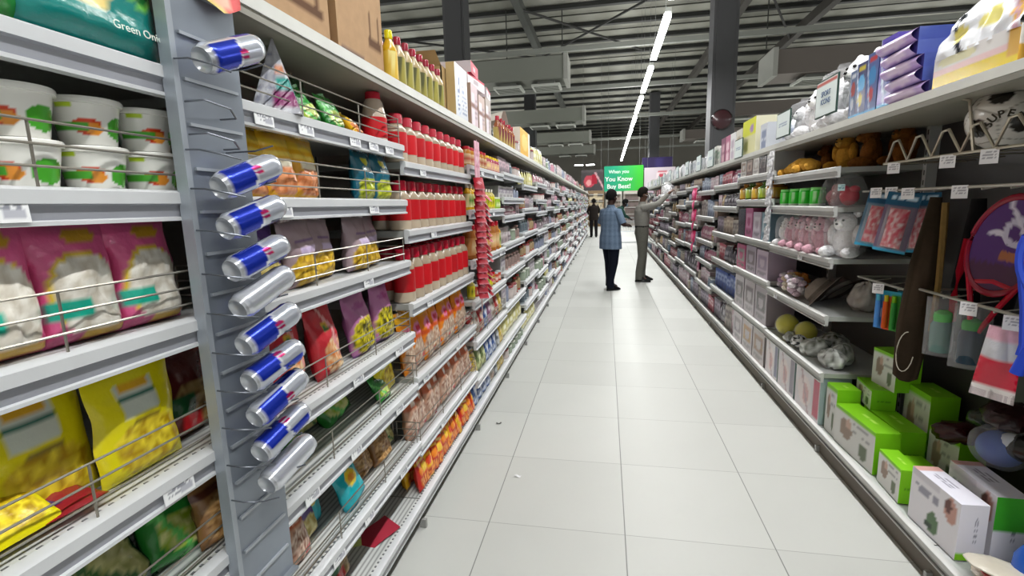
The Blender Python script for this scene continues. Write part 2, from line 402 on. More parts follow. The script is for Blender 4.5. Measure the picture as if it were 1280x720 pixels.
def unit(side, y0, y1, zs, label, ztop=1.94, wires=(), tags={}, holes=(), depth=.45, near=True, back='9a9890', topdepth=.5, wspan={}, hooks=False, basez=.15):
    w = round(y1-y0, 3); x = -.8 if side == 'L' else 1.2
    r = new('shelving_unit', None, None, (x, y0 if side == 'L' else y1, 0), rz(side), label=label, category='shelving unit', group='steel shelving units along the aisle')
    def part(n, key, fn, mat, parent=r): return new(n, cached((n, key), lambda: fn().mesh(n, mat)), parent)
    def bp(): q = MB(); q.box(0, depth, .02, w, depth+.03, ztop-.03, back); return q
    part('back_panel', (w, depth, ztop, back), bp, 'steel')
    def plinth(): q = MB(); q.box(0, .05 if side == 'L' else .022, 0, w, .12, .1, '5a5852' if side == 'L' else '6a6258'); q.box(0, .0, basez-.05, w, .02, basez-.045, '8a8a88'); return q
    part('plinth', (w, side, basez), plinth, 'plain')
    for xx in ((0,) if near else (0, w)):
        def up(xx=xx):
            q = MB(); q.box(xx if xx == 0 else xx-.03, depth-.05, .02, xx+.03 if xx == 0 else xx, depth, ztop-.03, 'b4b6b6')
            for k in range(34): q.box(abs(xx-.015)-.004, depth-.0512, .1+k*.05, abs(xx-.015)+.004, depth-.0498, .125+k*.05, '3b3c3c')
            q.box(abs(xx-.01)-.008, .0, 0, abs(xx-.01)+.008, .03, .04, '9b9b98'); return q
        part('upright', (xx, w, depth, ztop), up, 'steel')
    lv = [(basez, 'base')]+[(z, 's') for z in zs]
    for k, (z, t) in enumerate(lv):
        dp = depth; h = .05
        sh = part('shelf', (w, z, dp, z in holes), lambda: shelf_mb(w, z, dp, z in holes), 'steel')
        part('price_rail', (w, z, side), lambda: rail_mb(w, z, 'd3d5d8' if side == 'L' else 'c9c9c7', '9c9ea6' if side == 'L' else 'a9a9a8'), 'steel', sh)
        if z in wires:
            a, c = wspan.get(z, (.02, w-.02)); part('wire_guard', (w, z, a, c), lambda: wire_mb(w, z, x0=a, x1=c), 'wire', sh)
        for j, tx in enumerate(tags.get(z, ())):
            o = new('price_tag', TAGS[(j+k) % 4], sh); o.location = (tx, -.0015, z-.034); o.rotation_euler = (R(-4), 0, 0)
    # top deck
    def deck():
        q = MB(); zt = ztop
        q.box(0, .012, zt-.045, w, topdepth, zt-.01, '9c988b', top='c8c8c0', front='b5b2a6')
        q.box(0, -.004, zt-.030, w, .012, zt+.003, 'd8d8d2'); q.box(0, 0, zt-.05, w, .012, zt-.03, '8e8b80'); return q
    part('top_deck', (w, ztop, topdepth), deck, 'steel')
    return r
# ============================================================ snack side (left of the camera)
def at(side, y, z, dp): return ((-.8-dp) if side == 'L' else (1.2+dp), y, z)
Lz = {0: [1.722, 1.494, 1.245, .966, .725, .45], 1: [1.702, 1.485, 1.237, .93, .70, .43], 2: [1.64, 1.361, 1.05, .72, .41], 3: [1.70, 1.43, 1.12, .86, .60, .345], 4: [1.72, 1.52, 1.37, 1.14, .90, .62, .345]}
unit('L', -.07, .93, Lz[0], 'grey shelving unit with wire guards holding tubs and popcorn-style bags before the drink cans', wires=(1.494, 1.245, .966, .725), holes=(.966, .725, .45), tags={1.722: (.56, ), 1.494: (.60, ), .966: (.80, )})
unit('L', -1.07, -.07, Lz[0], 'grey shelving unit at the very start of the snack side, beside the camera', holes=(.725,))
unit('L', .93, 1.93, Lz[1], 'grey shelving unit of chip bags behind wire guards, just past the drink cans', wires=(1.702, 1.485, 1.237, .93, .70, .43), holes=(.93, .70, .43, .15), wspan={1.485: (.10, .96), 1.237: (.02, .96)}, tags={1.702: (.16, .33, .60, .73, .86), 1.485: (.20, .70), 1.237: (.15, .62), .93: (.5, .83), .70: (.2, .45, .8), .43: (.5, .8, .3)})
unit('L', 1.93, 2.93, Lz[2], 'grey shelving unit filled with red-capped red jars, then orange snack bags', wires=(.72, .41), holes=(.15,), tags={1.64: (.2,), 1.361: (.3,), 1.05: (.2,), .72: (.1, .6), .41: (.3,)})
unit('L', 2.93, 3.93, Lz[3], 'grey shelving unit just past the hanging strip of red sachets', wires=(.60,), tags={1.70: (.3, .7), 1.43: (.6,), 1.12: (.3, .8), .86: (.4,)})
for k in range(4, 24):
    unit('L', k-.07, k+.93, Lz[4] if k % 2 == 0 else [1.66, 1.42, 1.17, .93, .68, .43], f'grey shelving unit on the snack side, the {od(k+1)} along the aisle', back='77757a')

def seedfood(a, b, f=9): return a, b, f
PB = {}
PB['gold'] = [pouch('chip_bag', .125, .19, .065, pat('e9b01a', ('band', .62, .72, 'f7d860'), ('food', .5, .26, .44, .22, 'c9713f', 'eba06f', 9), ('rect', .2, .8, .50, .60, 'f4ead2'), ('band', .8, .9, 'f6cf3c'), seed=k), 'd79c14', seed=k*1.7, seal='f0c846') for k in range(3)]
PB['teal'] = [pouch('chip_bag', .145, .19, .065, pat('12647a', ('food', .5, .22, .44, .24, '8fa01f', 'd8dc3a', 10), ('ell', .5, .8, .2, .08, 'c6c431'), ('lines', .22, .78, .56, .66, 1, 'e8f0f2', 22), seed=k), '0d5266', seed=k*2.3+5, seal='0f5a70') for k in range(2)]
PB['taupe'] = [pouch('snack_bag', .15, .20, .07, pat('a8929a', ('food', .5, .24, .42, .24, 'a67b1a', 'efc83e', 10), ('rect', .35, .9, .50, .60, 'c9b6d8'), ('lines', .3, .8, .62, .72, 1, '7b5f8a', 20), seed=k), '95828a', seed=k*3.1+2, seal='9f8a92') for k in range(3)]
PB['purple'] = [pouch('snack_bag', .14, .19, .065, pat('5b3a86', ('ell', .4, .7, .2, .12, '8f78b8'), ('food', .5, .22, .44, .22, 'b9a24a', 'e8df9a', 9), ('lines', .2, .8, .5, .6, 1, 'd9d0ec', 20)), '4a2c70', seed=4.4, seal='6b4a96')]
PB['redbag'] = [pouch('snack_bag', .15, .27, .075, pat('c3303a', ('ell', .42, .70, .12, .06, 'd9a62a'), ('ell', .42, .66, .09, .04, '3f7d3a'), ('food', .55, .26, .34, .25, 'd7772f', 'f2d9ae', 8), ('band', 0, .05, 'a8202a'), ('diag', .95, 1.05, .6, 'e8a0a0'), seed=k), 'a0222c', seed=k*2+9, seal='b52b35') for k in range(2)]
PB['fries'] = [pouch('snack_bag', .165, .25, .07, pat('c77fb4', ('food', .5, .30, .46, .30, '4a4410', 'f2e12a', 17), ('ell', .5, .8, .3, .05, 'b05a9a'), ('band', 0, .05, '7a4a8a'), seed=k+.5), 'b86aa5', seed=k*2.1+1, seal='cf8fc0') for k in range(2)]
PB['greenbag'] = [pouch('snack_bag', .16, .20, .07, pat('2d8b35', ('food', .5, .3, .4, .2, '9ab82f', 'e2e59a', 8), ('diag', .5, .62, .8, '6fd06a'), ('ell', .5, .75, .3, .12, '1b5c24'), seed=k), '1c6426', seed=k*2.9+3, seal='3aa145') for k in range(3)]
PB['darkgreen'] = [pouch('snack_bag', .15, .17, .07, pat('23452a', ('food', .5, .3, .4, .25, 'b3b06a', 'e6e0a0', 10), ('diag', .7, .8, .9, '4c7a44')), '1d3a22', seed=6, seal='2b5230')]
PB['pink'] = [pouch('puffed_snack_bag', .165, .235, .075, pat('dd5f92', ('ell', .5, .40, .44, .36, 'e0c02a'), ('food', .53, .38, .40, .33, 'cfc6b6', 'f2eee4', 9), ('rect', .02, .45, .22, .36, '21b096'), ('ell', .6, .88, .22, .06, 'c89a2a'), ('band', 0, .09, 'c85a86'), ('rect', .4, .9, .03, .1, 'd9b04a'), seed=k), 'd25488', seed=k*1.9+7, seal='c94f80') for k in range(3)]
PB['yellow'] = [pouch('noodle_snack_bag', .17, .222, .038, pat('ecdf12', ('rect', .28, .72, .56, .86, 'd8dfd4'), ('rect', .28, .72, .70, .76, '1f6a5a'), ('ell', .5, .82, .2, .05, 'eab21a'), ('ell', .55, .28, .40, .24, '8a7416'), ('food', .55, .27, .37, .22, 'b9930e', 'ffe93c', 11), seed=k), 'd9cc10', seed=k*2.7+4, seal='e6d914') for k in range(2)]
PB['darkred'] = [pouch('snack_bag', .14, .17, .06, pat('5c1a18', ('food', .6, .35, .35, .3, '7a5a34', 'b39762', 10), ('rect', .1, .5, .3, .5, '1f5a34'), ('rect', .3, .6, .1, .3, 'c2242c')), '441412', seed=8, seal='6a2420')]
PB['brown'] = [pouch('snack_bag', .15, .17, .07, pat('8c6238', ('food', .5, .4, .44, .36, '7a4f26', 'd0a56c', 12), ('band', .8, .9, '5a2f20'), seed=k), '6f4c2b', seed=k*3.3+1, seal='9a7248') for k in range(2)]
PB['tealbig'] = [pouch('chip_bag', .13, .20, .05, pat('16b0bd', ('ell', .5, .6, .22, .16, 'f4d22a'), ('ell', .5, .6, .12, .08, 'ef9a24'), ('band', 0, .12, '0f7f96')), '1190a0', seed=3.3, seal='1cc0cc')]
PB['crisps'] = [pouch('chip_bag', .26, .30, .09, pat('0e807a', ('food', .36, .50, .22, .30, 'e2b94a', 'f6df92', 3), ('ell', .78, .46, .15, .16, '6fbf4a'), ('ell', .78, .46, .12, .13, '1f6a2f'), ('lines', .69, .87, .42, .5, 1, 'c9e08a', 30), ('ell', .12, .55, .12, .2, '2f7d4a'), ('ell', .75, .68, .1, .05, 'c9d21e')), '0b6a64', seed=1.2, seal='0f8a84')]
PB['orange'] = [pouch('nut_snack_bag', .125, .295, .06, pat('e8881a', ('food', .5, .24, .44, .24, '9a6c55', 'e2cfb8', 12), ('ell', .5, .66, .3, .10, 'f08ab0'), ('ell', .5, .66, .22, .06, 'd02a4a'), ('band', .50, .56, 'd2541a'), ('rect', .55, .85, .1, .2, 'c23a3a'), ('band', .84, 1, 'f0b424'), seed=k), 'd9761a', seed=k*1.4+2, nx=14, ny=22, seal='f0a030') for k in range(3)]
PB['beige'] = [pouch('nut_snack_bag', .12, .255, .06, pat('c99a80', ('food', .5, .30, .44, .28, '8a5644', 'e6cdb8', 13), ('band', .62, .85, 'c46a48'), ('rect', .3, .7, .66, .78, 'f0dccc'), ('rect', .5, .8, .08, .16, 'b8283a'), seed=k), 'b08468', seed=k*1.8+3, nx=14, ny=20, seal='dcc0ac') for k in range(3)]
PB['firesachet'] = [pouch('snack_sachet', .095, .20, .05, pat(['c9281c', 'f0b818', 'd8481c'][k], ('ell', .5, .6, .32, .16, ['f08a2a', 'd9421c', 'f6c83a'][k]), ('food', .5, .24, .38, .16, 'a8301c', 'f6a24a', 9), ('band', .82, .92, ['f0b81c', 'c2281c', 'f8e08a'][k]), seed=k), ['a81f18', 'd79a14', 'b83a18'][k], seed=k*3+1, nx=10, ny=14, parts=False) for k in range(3)]
# pyramid pouch
b = MB(); cf = pat('c2c3cb', ('rect', .55, 1, .30, .46, '19a79c'), ('rect', .5, 1, .06, .28, '93276e'), ('lines', .1, .5, .1, .8, 5, '8b8ea0', 9), ('rect', .6, .9, .55, .62, 'e08a5a'))
for s in (0, 1, 2, 3):
    a = s*PI/2+PI/4; b2 = a+PI/2
    b.grid(lambda u, v: ((.085*(1-v)+.012*v)*(math.cos(a)*(1-u)+math.cos(b2)*u)*(1-.05*noise.noise(Vector((u*4, v*6, s)))), (.085*(1-v)*1+.002)*(math.sin(a)*(1-u)+math.sin(b2)*u), .20*v), 10, 18, cf)
b.face([(.06, .06, 0), (.06, -.06, 0), (-.06, -.06, 0), (-.06, .06, 0)], 'aaaaaa')
PYR = ('pyramid_pouch', b.mesh('pyramid_pouch', 'film', 60))
# noodle tub
def tub():
    cf = lambda u, z: pat('f1f0ea', ('ell', .60, .030, .075, .014, 'd9431e'), ('ell', .63, .026, .05, .010, 'ef9a3a'), ('rect', .40, .60, .022, .036, '4fae35'), ('rect', .46, .54, .058, .068, 'b8d432'), ('ell', .80, .03, .1, .02, '4fae35'), ('ell', .30, .022, .07, .014, 'a9c8bc'), ('ell', .15, .03, .1, .02, 'd9431e'))(u, z)
    b = MB(); pr = [(0, 0, 'e8e6e0'), (.044, 0, 'e8e6e0')]+[(.044+.012*k/8, .068*k/8) for k in range(9)]; pr = pr[:2]+[(.044+.012*k/20, .068*k/20) for k in range(21)]; b.lathe(pr, 80, cf)
    l = MB(); l.lathe([(0, .074), (.05, .074), (.054, .0735), (.060, .078), (.062, .075), (.061, .068), (.056, .067)], 32, 'efeee8')
    return ('noodle_tub', [('tub_body', b.mesh('tub_body', 'gloss')), ('lid', l.mesh('lid', 'gloss'))])
TUB = tub()
B0, B1, B2, B3 = 'in the unit before the drink cans', 'just past the drink cans', 'in the red jar unit', 'past the red sachet strip'
G = {}
def bag(kind, k, side, y, z, dp, label, cat='snack bag', sc=1, tilt=-6, yaw=0, roll=0, group=None):
    e = Euler((R(tilt), R(roll), 0)).to_matrix(); m = Euler((0, 0, rz(side)[2]+R(yaw))).to_matrix()
    return put(PB[kind][k % len(PB[kind])], label, cat, at(side, y, z, dp), tuple((m @ e).to_euler()), sc, group)
# --- unit before the cans
for i, y in enumerate((.52, .628, .738, .848)):
    for j in range(2):
        put(TUB, f'white noodle tub with orange and green print, {["lower", "upper"][j]} one, {od(i)} stack', 'noodle tub', at('L', y, 1.491+j*.079, .085), (0, 0, rz('L')[2]+R(-24+i*16+j*7)), (.87, .87, .98), 'white noodle tubs stacked two high')
for i, y in enumerate((.42, .54, .665, .792)): bag('pink', i, 'L', y, 1.243, .07, f'pink bag of white puffs with teal corner label, {od(i)} of four', group='pink bags of white puffs', sc=(.80, .85, .90), tilt=-4)
bag('yellow', 0, 'L', .585, .964, .105, 'shaded yellow noodle snack bag showing a bowl, behind the bright one', tilt=-5, sc=1.06)
bag('yellow', 1, 'L', .735, .964, .075, 'bright yellow noodle snack bag showing a bowl, standing upright', tilt=-2, sc=1.0)
bag('darkred', 0, 'L', .882, .964, .12, 'dark red and brown snack bag beside the bright yellow bag', sc=1.15)
bag('yellow', 0, 'L', .50, .985, .04, 'yellow snack bag slumped low behind the wire guard', tilt=-58, sc=.8)
put(('snack_bag', [('pouch', PB['purple'][0][1][0][1])]), 'purple snack bag lying flat under the slumped yellow bag', 'snack bag', at('L', .555, .985, .175), (R(84), 0, R(80)), .62)
put(('snack_bag', [('pouch', PB['redbag'][0][1][0][1])]), 'dark red snack bag lying flat on the slotted shelf', 'snack bag', at('L', .60, .975, .19), (R(86), 0, R(84)), .62)
bag('crisps', 0, 'L', .735, 1.72, .045, 'large teal bag of green onion crisps on the top shelf', cat='crisps bag', tilt=-3)
new('lettering', textmesh('Green Onion', .019, 'e6efe6'), D.objects['chip_bag'], (.050, -.052, .040), (R(86), 0, 0))
bag('greenbag', 1, 'L', .53, 1.72, .05, 'yellow and green snack bag next to the teal crisps', sc=1.3)
bag('darkgreen', 0, 'L', .66, .723, .10, 'green and cream snack bag lying on the shelf under the yellow bags', tilt=-38, sc=1.2)
bag('greenbag', 0, 'L', .80, .723, .09, 'glossy green snack bag below the yellow bags', tilt=-30, sc=1.0, roll=14)
bag('brown', 0, 'L', .885, .723, .06, 'brown snack bag at the foot of the can strip', sc=.9)
b = MB(); b.ell((0, 0, .03), (.035, .035, .03), '0fa04a', 20); b.lathe([(.03, 0), (.032, .02)], 20, '0c8a3e')
put(('round_green_lid', b.mesh('round_green_lid', 'gloss')), 'round bright green lid of a jar on the low shelf', 'jar lid', at('L', .645, .724, .03), (R(20), 0, 0), 1.0)
# --- chips unit
put(PYR, 'silver pyramid-shaped pouch with teal and purple stripes', 'pouch', at('L', 1.24, 1.700, .06), (0, 0, R(118)), .98)
bag('purple', 0, 'L', 1.02, 1.699, .09, 'magenta and purple pouch half hidden behind the can strip', sc=.75)
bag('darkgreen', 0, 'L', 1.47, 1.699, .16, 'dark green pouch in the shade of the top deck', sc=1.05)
bag('greenbag', 2, 'L', 1.38, 1.699, .05, 'green pouch slumped behind the wire beside the silver pyramid', sc=.6, tilt=-25, roll=-20)
bag('greenbag', 1, 'L', 1.50, 1.699, .045, 'green and cream pouch slumped behind the wire', sc=.62, tilt=-22)
bag('gold', 1, 'L', 1.66, 1.699, .05, 'small golden pouch slumped beside the clear red jar', sc=.6, tilt=-40, roll=15)
for i, y in enumerate((1.0, 1.115, 1.225, 1.345)): bag('gold', i, 'L', y, 1.483, .07+.01*(i % 2), f'golden bag of orange pretzels, {od(i)} in its row past the cans', group='golden bags of orange pretzels', sc=.98, tilt=-3, roll=(-3, 2, -2, 3)[i])
for i, y in enumerate((1.68, 1.82)): bag('teal', i, 'L', y, 1.483, .06+.0*i, f'teal bag of yellow-green crisps, {od(i)} of two', group='teal bags of yellow-green crisps', sc=.95, tilt=-2)
bag('purple', 0, 'L', 1.15, 1.235, .09, 'deep purple snack bag beside the taupe bags', sc=1.0)
for i, y in enumerate((1.29, 1.42, 1.62, 1.76)): bag('taupe', i, 'L', y, 1.235, .07+.03*(i % 2), f'taupe bag of golden crunchy bits, {od(i)} in its row', group='taupe bags of golden crunchy bits', sc=1.0, tilt=-4, roll=(-4, 3, 2, -3)[i])
bag('gold', 0, 'L', 1.05, 1.235, .06, 'yellow snack bag low behind the wire by the cans', sc=.7)
for i, y in enumerate((1.20, 1.38)): bag('redbag', i, 'L', y, .928, .09-.02*i, f'tall red snack bag with orange snacks, {od(i)} of two', group='tall red snack bags', sc=.93, tilt=-6, roll=(5, -4)[i])
for i, y in enumerate((1.63, 1.80)): bag('fries', i, 'L', y, .928, .08, f'lilac bag of yellow potato sticks, {od(i)} of two', group='lilac bags of yellow potato sticks', sc=.95, tilt=-6, roll=(-5, 4)[i])
for i, (k, n, y, dp, t, r) in enumerate((('brown', 0, 1.12, .2, -10, 0), ('greenbag', 0, 1.30, .2, -20, 8), ('darkgreen', 0, 1.42, .22, -8, 0), ('greenbag', 1, 1.55, .15, -35, -12))):
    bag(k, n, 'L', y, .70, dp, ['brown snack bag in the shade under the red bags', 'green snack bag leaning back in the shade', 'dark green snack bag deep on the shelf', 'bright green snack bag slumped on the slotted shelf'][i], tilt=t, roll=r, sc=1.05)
bag('yellow', 0, 'L', 1.82, .70, .09, 'yellow and green snack bag at the end of its shelf', sc=.95, roll=-6)
bag('greenbag', 2, 'L', 1.74, .70, .06, 'shiny green snack bag at the foot of the yellow one', sc=.6, tilt=-30)
bag('tealbig', 0, 'L', 1.46, .43, .06, 'bright turquoise bag with a yellow burst, leaning', tilt=-12, roll=-14, sc=1.0, cat='chip bag')
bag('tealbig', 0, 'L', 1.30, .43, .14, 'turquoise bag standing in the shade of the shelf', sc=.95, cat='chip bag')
for i, (k, n, y, dp) in enumerate((('orange', 0, 1.05, .1), ('beige', 0, 1.17, .08), ('purple', 0, 1.24, .12), ('brown', 1, 1.62, .12), ('brown', 0, 1.75, .10), ('darkgreen', 0, 1.86, .14))):
    bag(k, n, 'L', y, .43, dp, ['orange snack bag on the low shelf under the cans', 'beige and terracotta snack bag on the low shelf', 'violet snack bag on the low shelf', 'brown snack bag beside the turquoise bag', 'brown snack bag with nuts on the low shelf', 'dark olive snack bag at the end of the low shelf'][i], sc=.72 if k in ('orange', 'beige') else .95, tilt=-14)
bag('darkred', 0, 'L', 1.40, .148, .12, 'dark red and cream snack bag on the white base shelf', sc=1.1, tilt=-20)
bag('orange', 1, 'L', 1.25, .148, .1, 'orange snack bag on the white base shelf', sc=.7, tilt=-20)
bag('gold', 0, 'L', 1.52, .148, .22, 'small gold snack bag at the back of the base shelf', sc=.7)
b = MB(); b.grid(lambda u, v: ((u-.5)*.16, (v-.5)*.10, .012+.006*math.sin(u*5)), 8, 4, 'a3263a'); b.grid(lambda u, v: ((u-.5)*.16, (.5-v)*.10, .0112+.006*math.sin(u*5)), 8, 4, '8e2033')
put(('shelf_card', b.mesh('shelf_card', 'card')), 'loose dark red card lying on the empty white base shelf', 'card', at('L', 1.66, .148, .10), (R(8), R(-12), R(62)), 1.0)
for i, (y, dp) in enumerate(((1.60, .16), (1.66, .19))):
    b = MB(); b.box(-.02, -.015, 0, .02, .015, .028, ['b9c26a', 'e2dcb8'][i], top='dfe0a8'); put(('small_carton', b.mesh('small_carton', 'card')), ['small olive carton', 'small cream carton'][i]+' behind the dark red card', 'carton', at('L', y, .147, dp), (0, 0, R(30+20*i)))

# --- red jar unit
clearjar = 'd8d2c4'
REDJ = [jar('drink_powder_jar', .046, .185, 'ab9a84', pat(['c8101e', 'd0121f', 'bf0f1c'][k], ('rect', .60, .67, .045, .068, 'e88a2a'), ('rect', .615, .655, .05, .06, 'c8202a'), ('ell', .64, .092, .06, .010, 'e07a94'), ('rect', .1, .17, .045, .068, 'e88a2a')), 'b81c34', foot='c2b29c', lab=(.20, .62), neck=.72, capr=.68, capz=.80) for k in range(3)]
def redlabel(z0): return None
for s, (z, n) in enumerate(((1.638, 9), (1.359, 9), (1.048, 9))):
    for row_ in range(2):
        for i in range(n):
            y = 1.99+i*.106
            h = 1.0 if s < 2 else 1.12
            put(REDJ[(i*7+s) % 3], f'red-labelled jar with red cap, {od(i)} in the {["front", "back"][row_]} row of the {["upper", "middle", "lower"][s]} jar shelf', 'jar', at('L', y+row_*.045, z, .058+row_*.10), (0, 0, R(random.uniform(-25, 25))+R(90)), (1.04, 1.04, h*(1.05 if s == 0 else 1.12)), 'red-capped red jars')
put(jar('drink_powder_jar', .048, .19, 'c9b8a8', pat('c8101e'), 'c8203a', foot='d0c0b0', lab=(.1, .5), neck=.75, capr=.6), 'wide red jar with red cap at the end of the chips shelf', 'jar', at('L', 1.85, 1.70, .08), rz('L'), 1.0)
for i in range(8):
    bag('orange', i, 'L', 2.0+i*.122, .718, .06+.01*(i % 2), f'orange-topped bag of nuts with pink emblem, {od(i)} in its row', 'snack bag', sc=.98, roll=random.uniform(-4, 4), group='orange-topped bags of nuts')
for i in range(9):
    bag('beige', i, 'L', 1.985+i*.112, .408, .06+.01*(i % 2), f'beige and terracotta nut bag, {od(i)} in its row', 'snack bag', sc=.96, roll=random.uniform(-5, 5), group='beige and terracotta nut bags')
for i in range(17):
    for row_ in range(2):
        bag('firesachet', (i*5+row_) % 3, 'L', 2.0+i*.056, .148, .04+.07*row_, f'red or orange snack sachet, {od(i)} in the {["front", "back"][row_]} row of the base shelf', 'snack sachet', sc=.80, roll=random.uniform(-16, 16), tilt=-10, yaw=random.uniform(-25, 25), group='red and yellow sachets on the base shelf')

# --- unit past the sachet strip: individually different rows
HONEY = jar('honey_jar', .034, .12, 'b5762a', pat('d9c49a', ('rect', .5, .8, .03, .06, 'a8462a')), 'b8202c', capr=.85, neck=.9)
YTOP = jar('sauce_jar', .036, .11, 'a84a5a', pat('d6a090', ('ell', .65, .05, .08, .015, 'f0d890')), 'e8c21a', capr=.85, neck=.9)
OILB = jar('oil_bottle', .036, .20, 'd9a520', pat('e8dfa0', ('rect', .55, .8, .05, .1, '5a8a2a')), 'd8d4c8', capr=.42, neck=.45)
YLAB = jar('sauce_bottle', .034, .18, 'c8b86a', pat('e8dc22', ('lines', .5, .8, .04, .09, 3, '6a6a20', 30)), 'e8e4da', capr=.42, neck=.45)
BIGJ = jar('pickle_jar', .048, .22, 'a8662e', pat('c98a4a', ('ell', .65, .09, .09, .03, 'e8cfa0')), 'b01a28', capr=.8, neck=.85)
GREENB = jar('squash_bottle', .04, .23, '3fa04a', pat('59c267', ('rect', .55, .8, .05, .1, 'e6f0e0')), '2f8a3c', capr=.42, neck=.45)
CUP = jar('snack_cup', .035, .09, '9cc23a', pat('a9cc4a', ('ell', .65, .035, .07, .015, 'e6f0c0')), 'dfe8c8', capr=.95, neck=.97)
TIN = jar('food_tin', .033, .10, 'c8503a', pat('cf5a44', ('rect', .55, .75, .03, .06, 'f0e0d0')), 'c9c9c9', capr=.95, neck=.97)
for z, seq in ((1.70, [HONEY]*6+[YTOP]*5), (1.43, [OILB]*4+[YLAB]*5+[CUP]*2), (1.12, [BIGJ]*4+[HONEY, BIGJ, BIGJ, OILB]), (.86, [YLAB, TIN, TIN, YTOP, OILB, YLAB, HONEY, TIN, TIN])):
    n = len(seq)
    for i, p in enumerate(seq):
        nm = p[0].replace('_', ' '); hx = {1.70: 'top', 1.43: 'second', 1.12: 'third', .86: 'fourth'}[z]
        put(p, f'{nm}, {od(i)} along the {hx} shelf just past the red sachet strip', nm.split()[-1], at('L', 2.99+(i+.5)*(.92/n), z-.002, .055), (0, 0, R(random.uniform(60, 120))), .82 if z == 1.43 and p not in (CUP,) else 1.0 if z > 1 else .78, 'jars and bottles past the sachet strip')
PB['mix'] = [pouch('snack_packet', .11, .19, .05, pat(c[0], ('ell', .5, .6, .3, .15, c[1]), ('food', .5, .25, .4, .18, c[2], c[1], 9), ('band', .85, .95, c[3]), seed=k), c[0], seed=k*2.2, nx=8, ny=12, parts=False) for k, c in enumerate((('a83a3a', 'e8d0c0', '8a4a3a', 'f0e8e0'), ('3a5a9a', 'd8e0f0', '5a6a8a', 'e8e8f0'), ('d8d4cc', '8a6a5a', 'a89a8a', 'b03a3a'), ('c8a83a', 'f0e0a0', '8a6a2a', '6a3a2a'), ('6a7a4a', 'd0d8a0', '7a7a4a', 'e0e0d0'), ('8a5a7a', 'e0c8d8', '9a7a8a', 'd8d0d8'), ('b8b4b0', 'd8d8d8', '8a8a8a', '909090'), ('5b6068', 'c8ccd0', '70706a', 'b0b4b8')))]
for z, ks in ((.60, (0, 2, 0, 1, 5, 2, 0, 3)), (.345, (3, 4, 4, 1, 1, 1, 7, 3)), (.148, (1, 1, 1, 1, 2, 7, 3, 3))):
    for i, k in enumerate(ks):
        bag('mix', k, 'L', 3.0+i*.12, z, .05, f'{["red", "blue", "white", "yellow", "olive", "mauve", "silver", "charcoal"][k]} snack packet, {od(i)} along the {["fifth", "sixth", "bottom"][(.60, .345, .148).index(z)]} shelf past the sachet strip', 'snack packet', roll=random.uniform(-6, 6), group='packets low past the sachet strip')

# hanging strip of red sachets with a pink header card, at the joint between two units
b = MB()
b.tube([(0, 0, .78), (0, 0, 1.84)], .004, 5, 'c9b0b0')
st = b.mesh('hook_strip', 'plain')
r = new('sachet_strip', None, None, (-.755, 2.93, 0), (0, 0, R(90)), label='hanging clip strip for red sachets between the red jars and the sauces', category='display strip')
new('hook_strip', st, r)
b = MB(); b.box(-.055, -.002, 1.62, .055, .002, 1.83, 'e3a9bb', front=pat('e3a9bb', ('lines', .15, .85, .2, .8, 4, 'c9758f', 12), ('ell', .5, .5, .3, .1, 'f0c8d4')), n=(12, 16)); new('header_card', b.mesh('header_card', 'card'), r)
SACH = MB(); SACH.grid(lambda u, v: ((u-.5)*.07, -.012*math.sin(PI*u)*math.sin(PI*v)-v*.03, -.10*v), 6, 10, pat('a80c26', ('ell', .5, .5, .22, .12, 'd8909c'), ('band', .94, 1, 'c06a7a')))
SACH.grid(lambda u, v: ((.5-u)*.07, .012*math.sin(PI*u)*math.sin(PI*v)-v*.03, -.10*v), 6, 10, 'a00e24'); SM = SACH.mesh('sachet', 'card')
for i in range(17):
    for s in (-1, 1):
        if i > 1 or s < 0: put(('sachet', SM), f'shiny red sachet clipped to the hanging strip, {od(i)} down, {["nearer", "further"][s > 0]} of its pair', 'sachet', (-.748, 2.93+s*.028, 1.62-i*.041), (R(-20-6*(i % 3)), 0, R(60+s*30)), .85, 'red sachets on the clip strip')

# --- top deck of the snack side
def kraft_front(s):
    return pat('bd9a76', ('lines', .52, .95, .70, .95, 5, '8a6a50', 11), ('lines', .55, .95, .52, .55, 1, '7a5c44', 14), ('rect', .66, .94, .16, .20, '6a4c38'), ('rect', .70, .72, .2, .34, '6a4c38'), ('rect', .88, .90, .2, .34, '6a4c38'), ('rect', .74, .86, .28, .30, '6a4c38'), ('rect', .05, .5, .02, .07, '6c5a5c') if s else ('rect', .1, .4, .4, .42, 'a88868'), seed=s)
for i, (y, w, h) in enumerate(((.75, .68, .46), (1.19, .66, .50), (1.715, .335, .62))):
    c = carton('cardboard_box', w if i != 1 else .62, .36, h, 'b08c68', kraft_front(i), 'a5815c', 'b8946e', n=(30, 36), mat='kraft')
    b = MB(); b.box(-.03, -.001, h*.2, .03, .0, h+.001, 'a88a5e'); b.box(-.03, -.001, h, .03, .361, h+.002, 'b89a6e')
    put((c[0], [('carton_body', c[1]), ('packing_tape', b.mesh('packing_tape', 'gloss'))] if i == 0 else [('carton_body', c[1])]), ['large brown cardboard box at the start of the top deck', 'brown cardboard box with dark printed strip on the top deck', 'tall brown cardboard box with printed text, beside the bottles'][i], 'cardboard box', at('L', (.50, 1.19, 1.715)[i], 1.934, .04), rz('L'))
DET = [jar('syrup_bottle', .034, .22, c[0], pat(c[1], ('ell', .65, .11, .1, .035, c[2]), ('rect', .55, .75, .04, .055, '3a3a30')), c[3], capr=.5, neck=.5, lab=(.1, .6)) for c in (('d8a81c', 'd9b23c', 'e8d88a', 'eadb1a'), ('b8a47c', 'a39a48', '5a5a34', '9c2438'), ('a88a4a', 'b0a44c', 'd8d0a0', '9c2438'), ('9a5a3a', 'b8a058', '7a2a3a', 'a82838'))]
k = 0
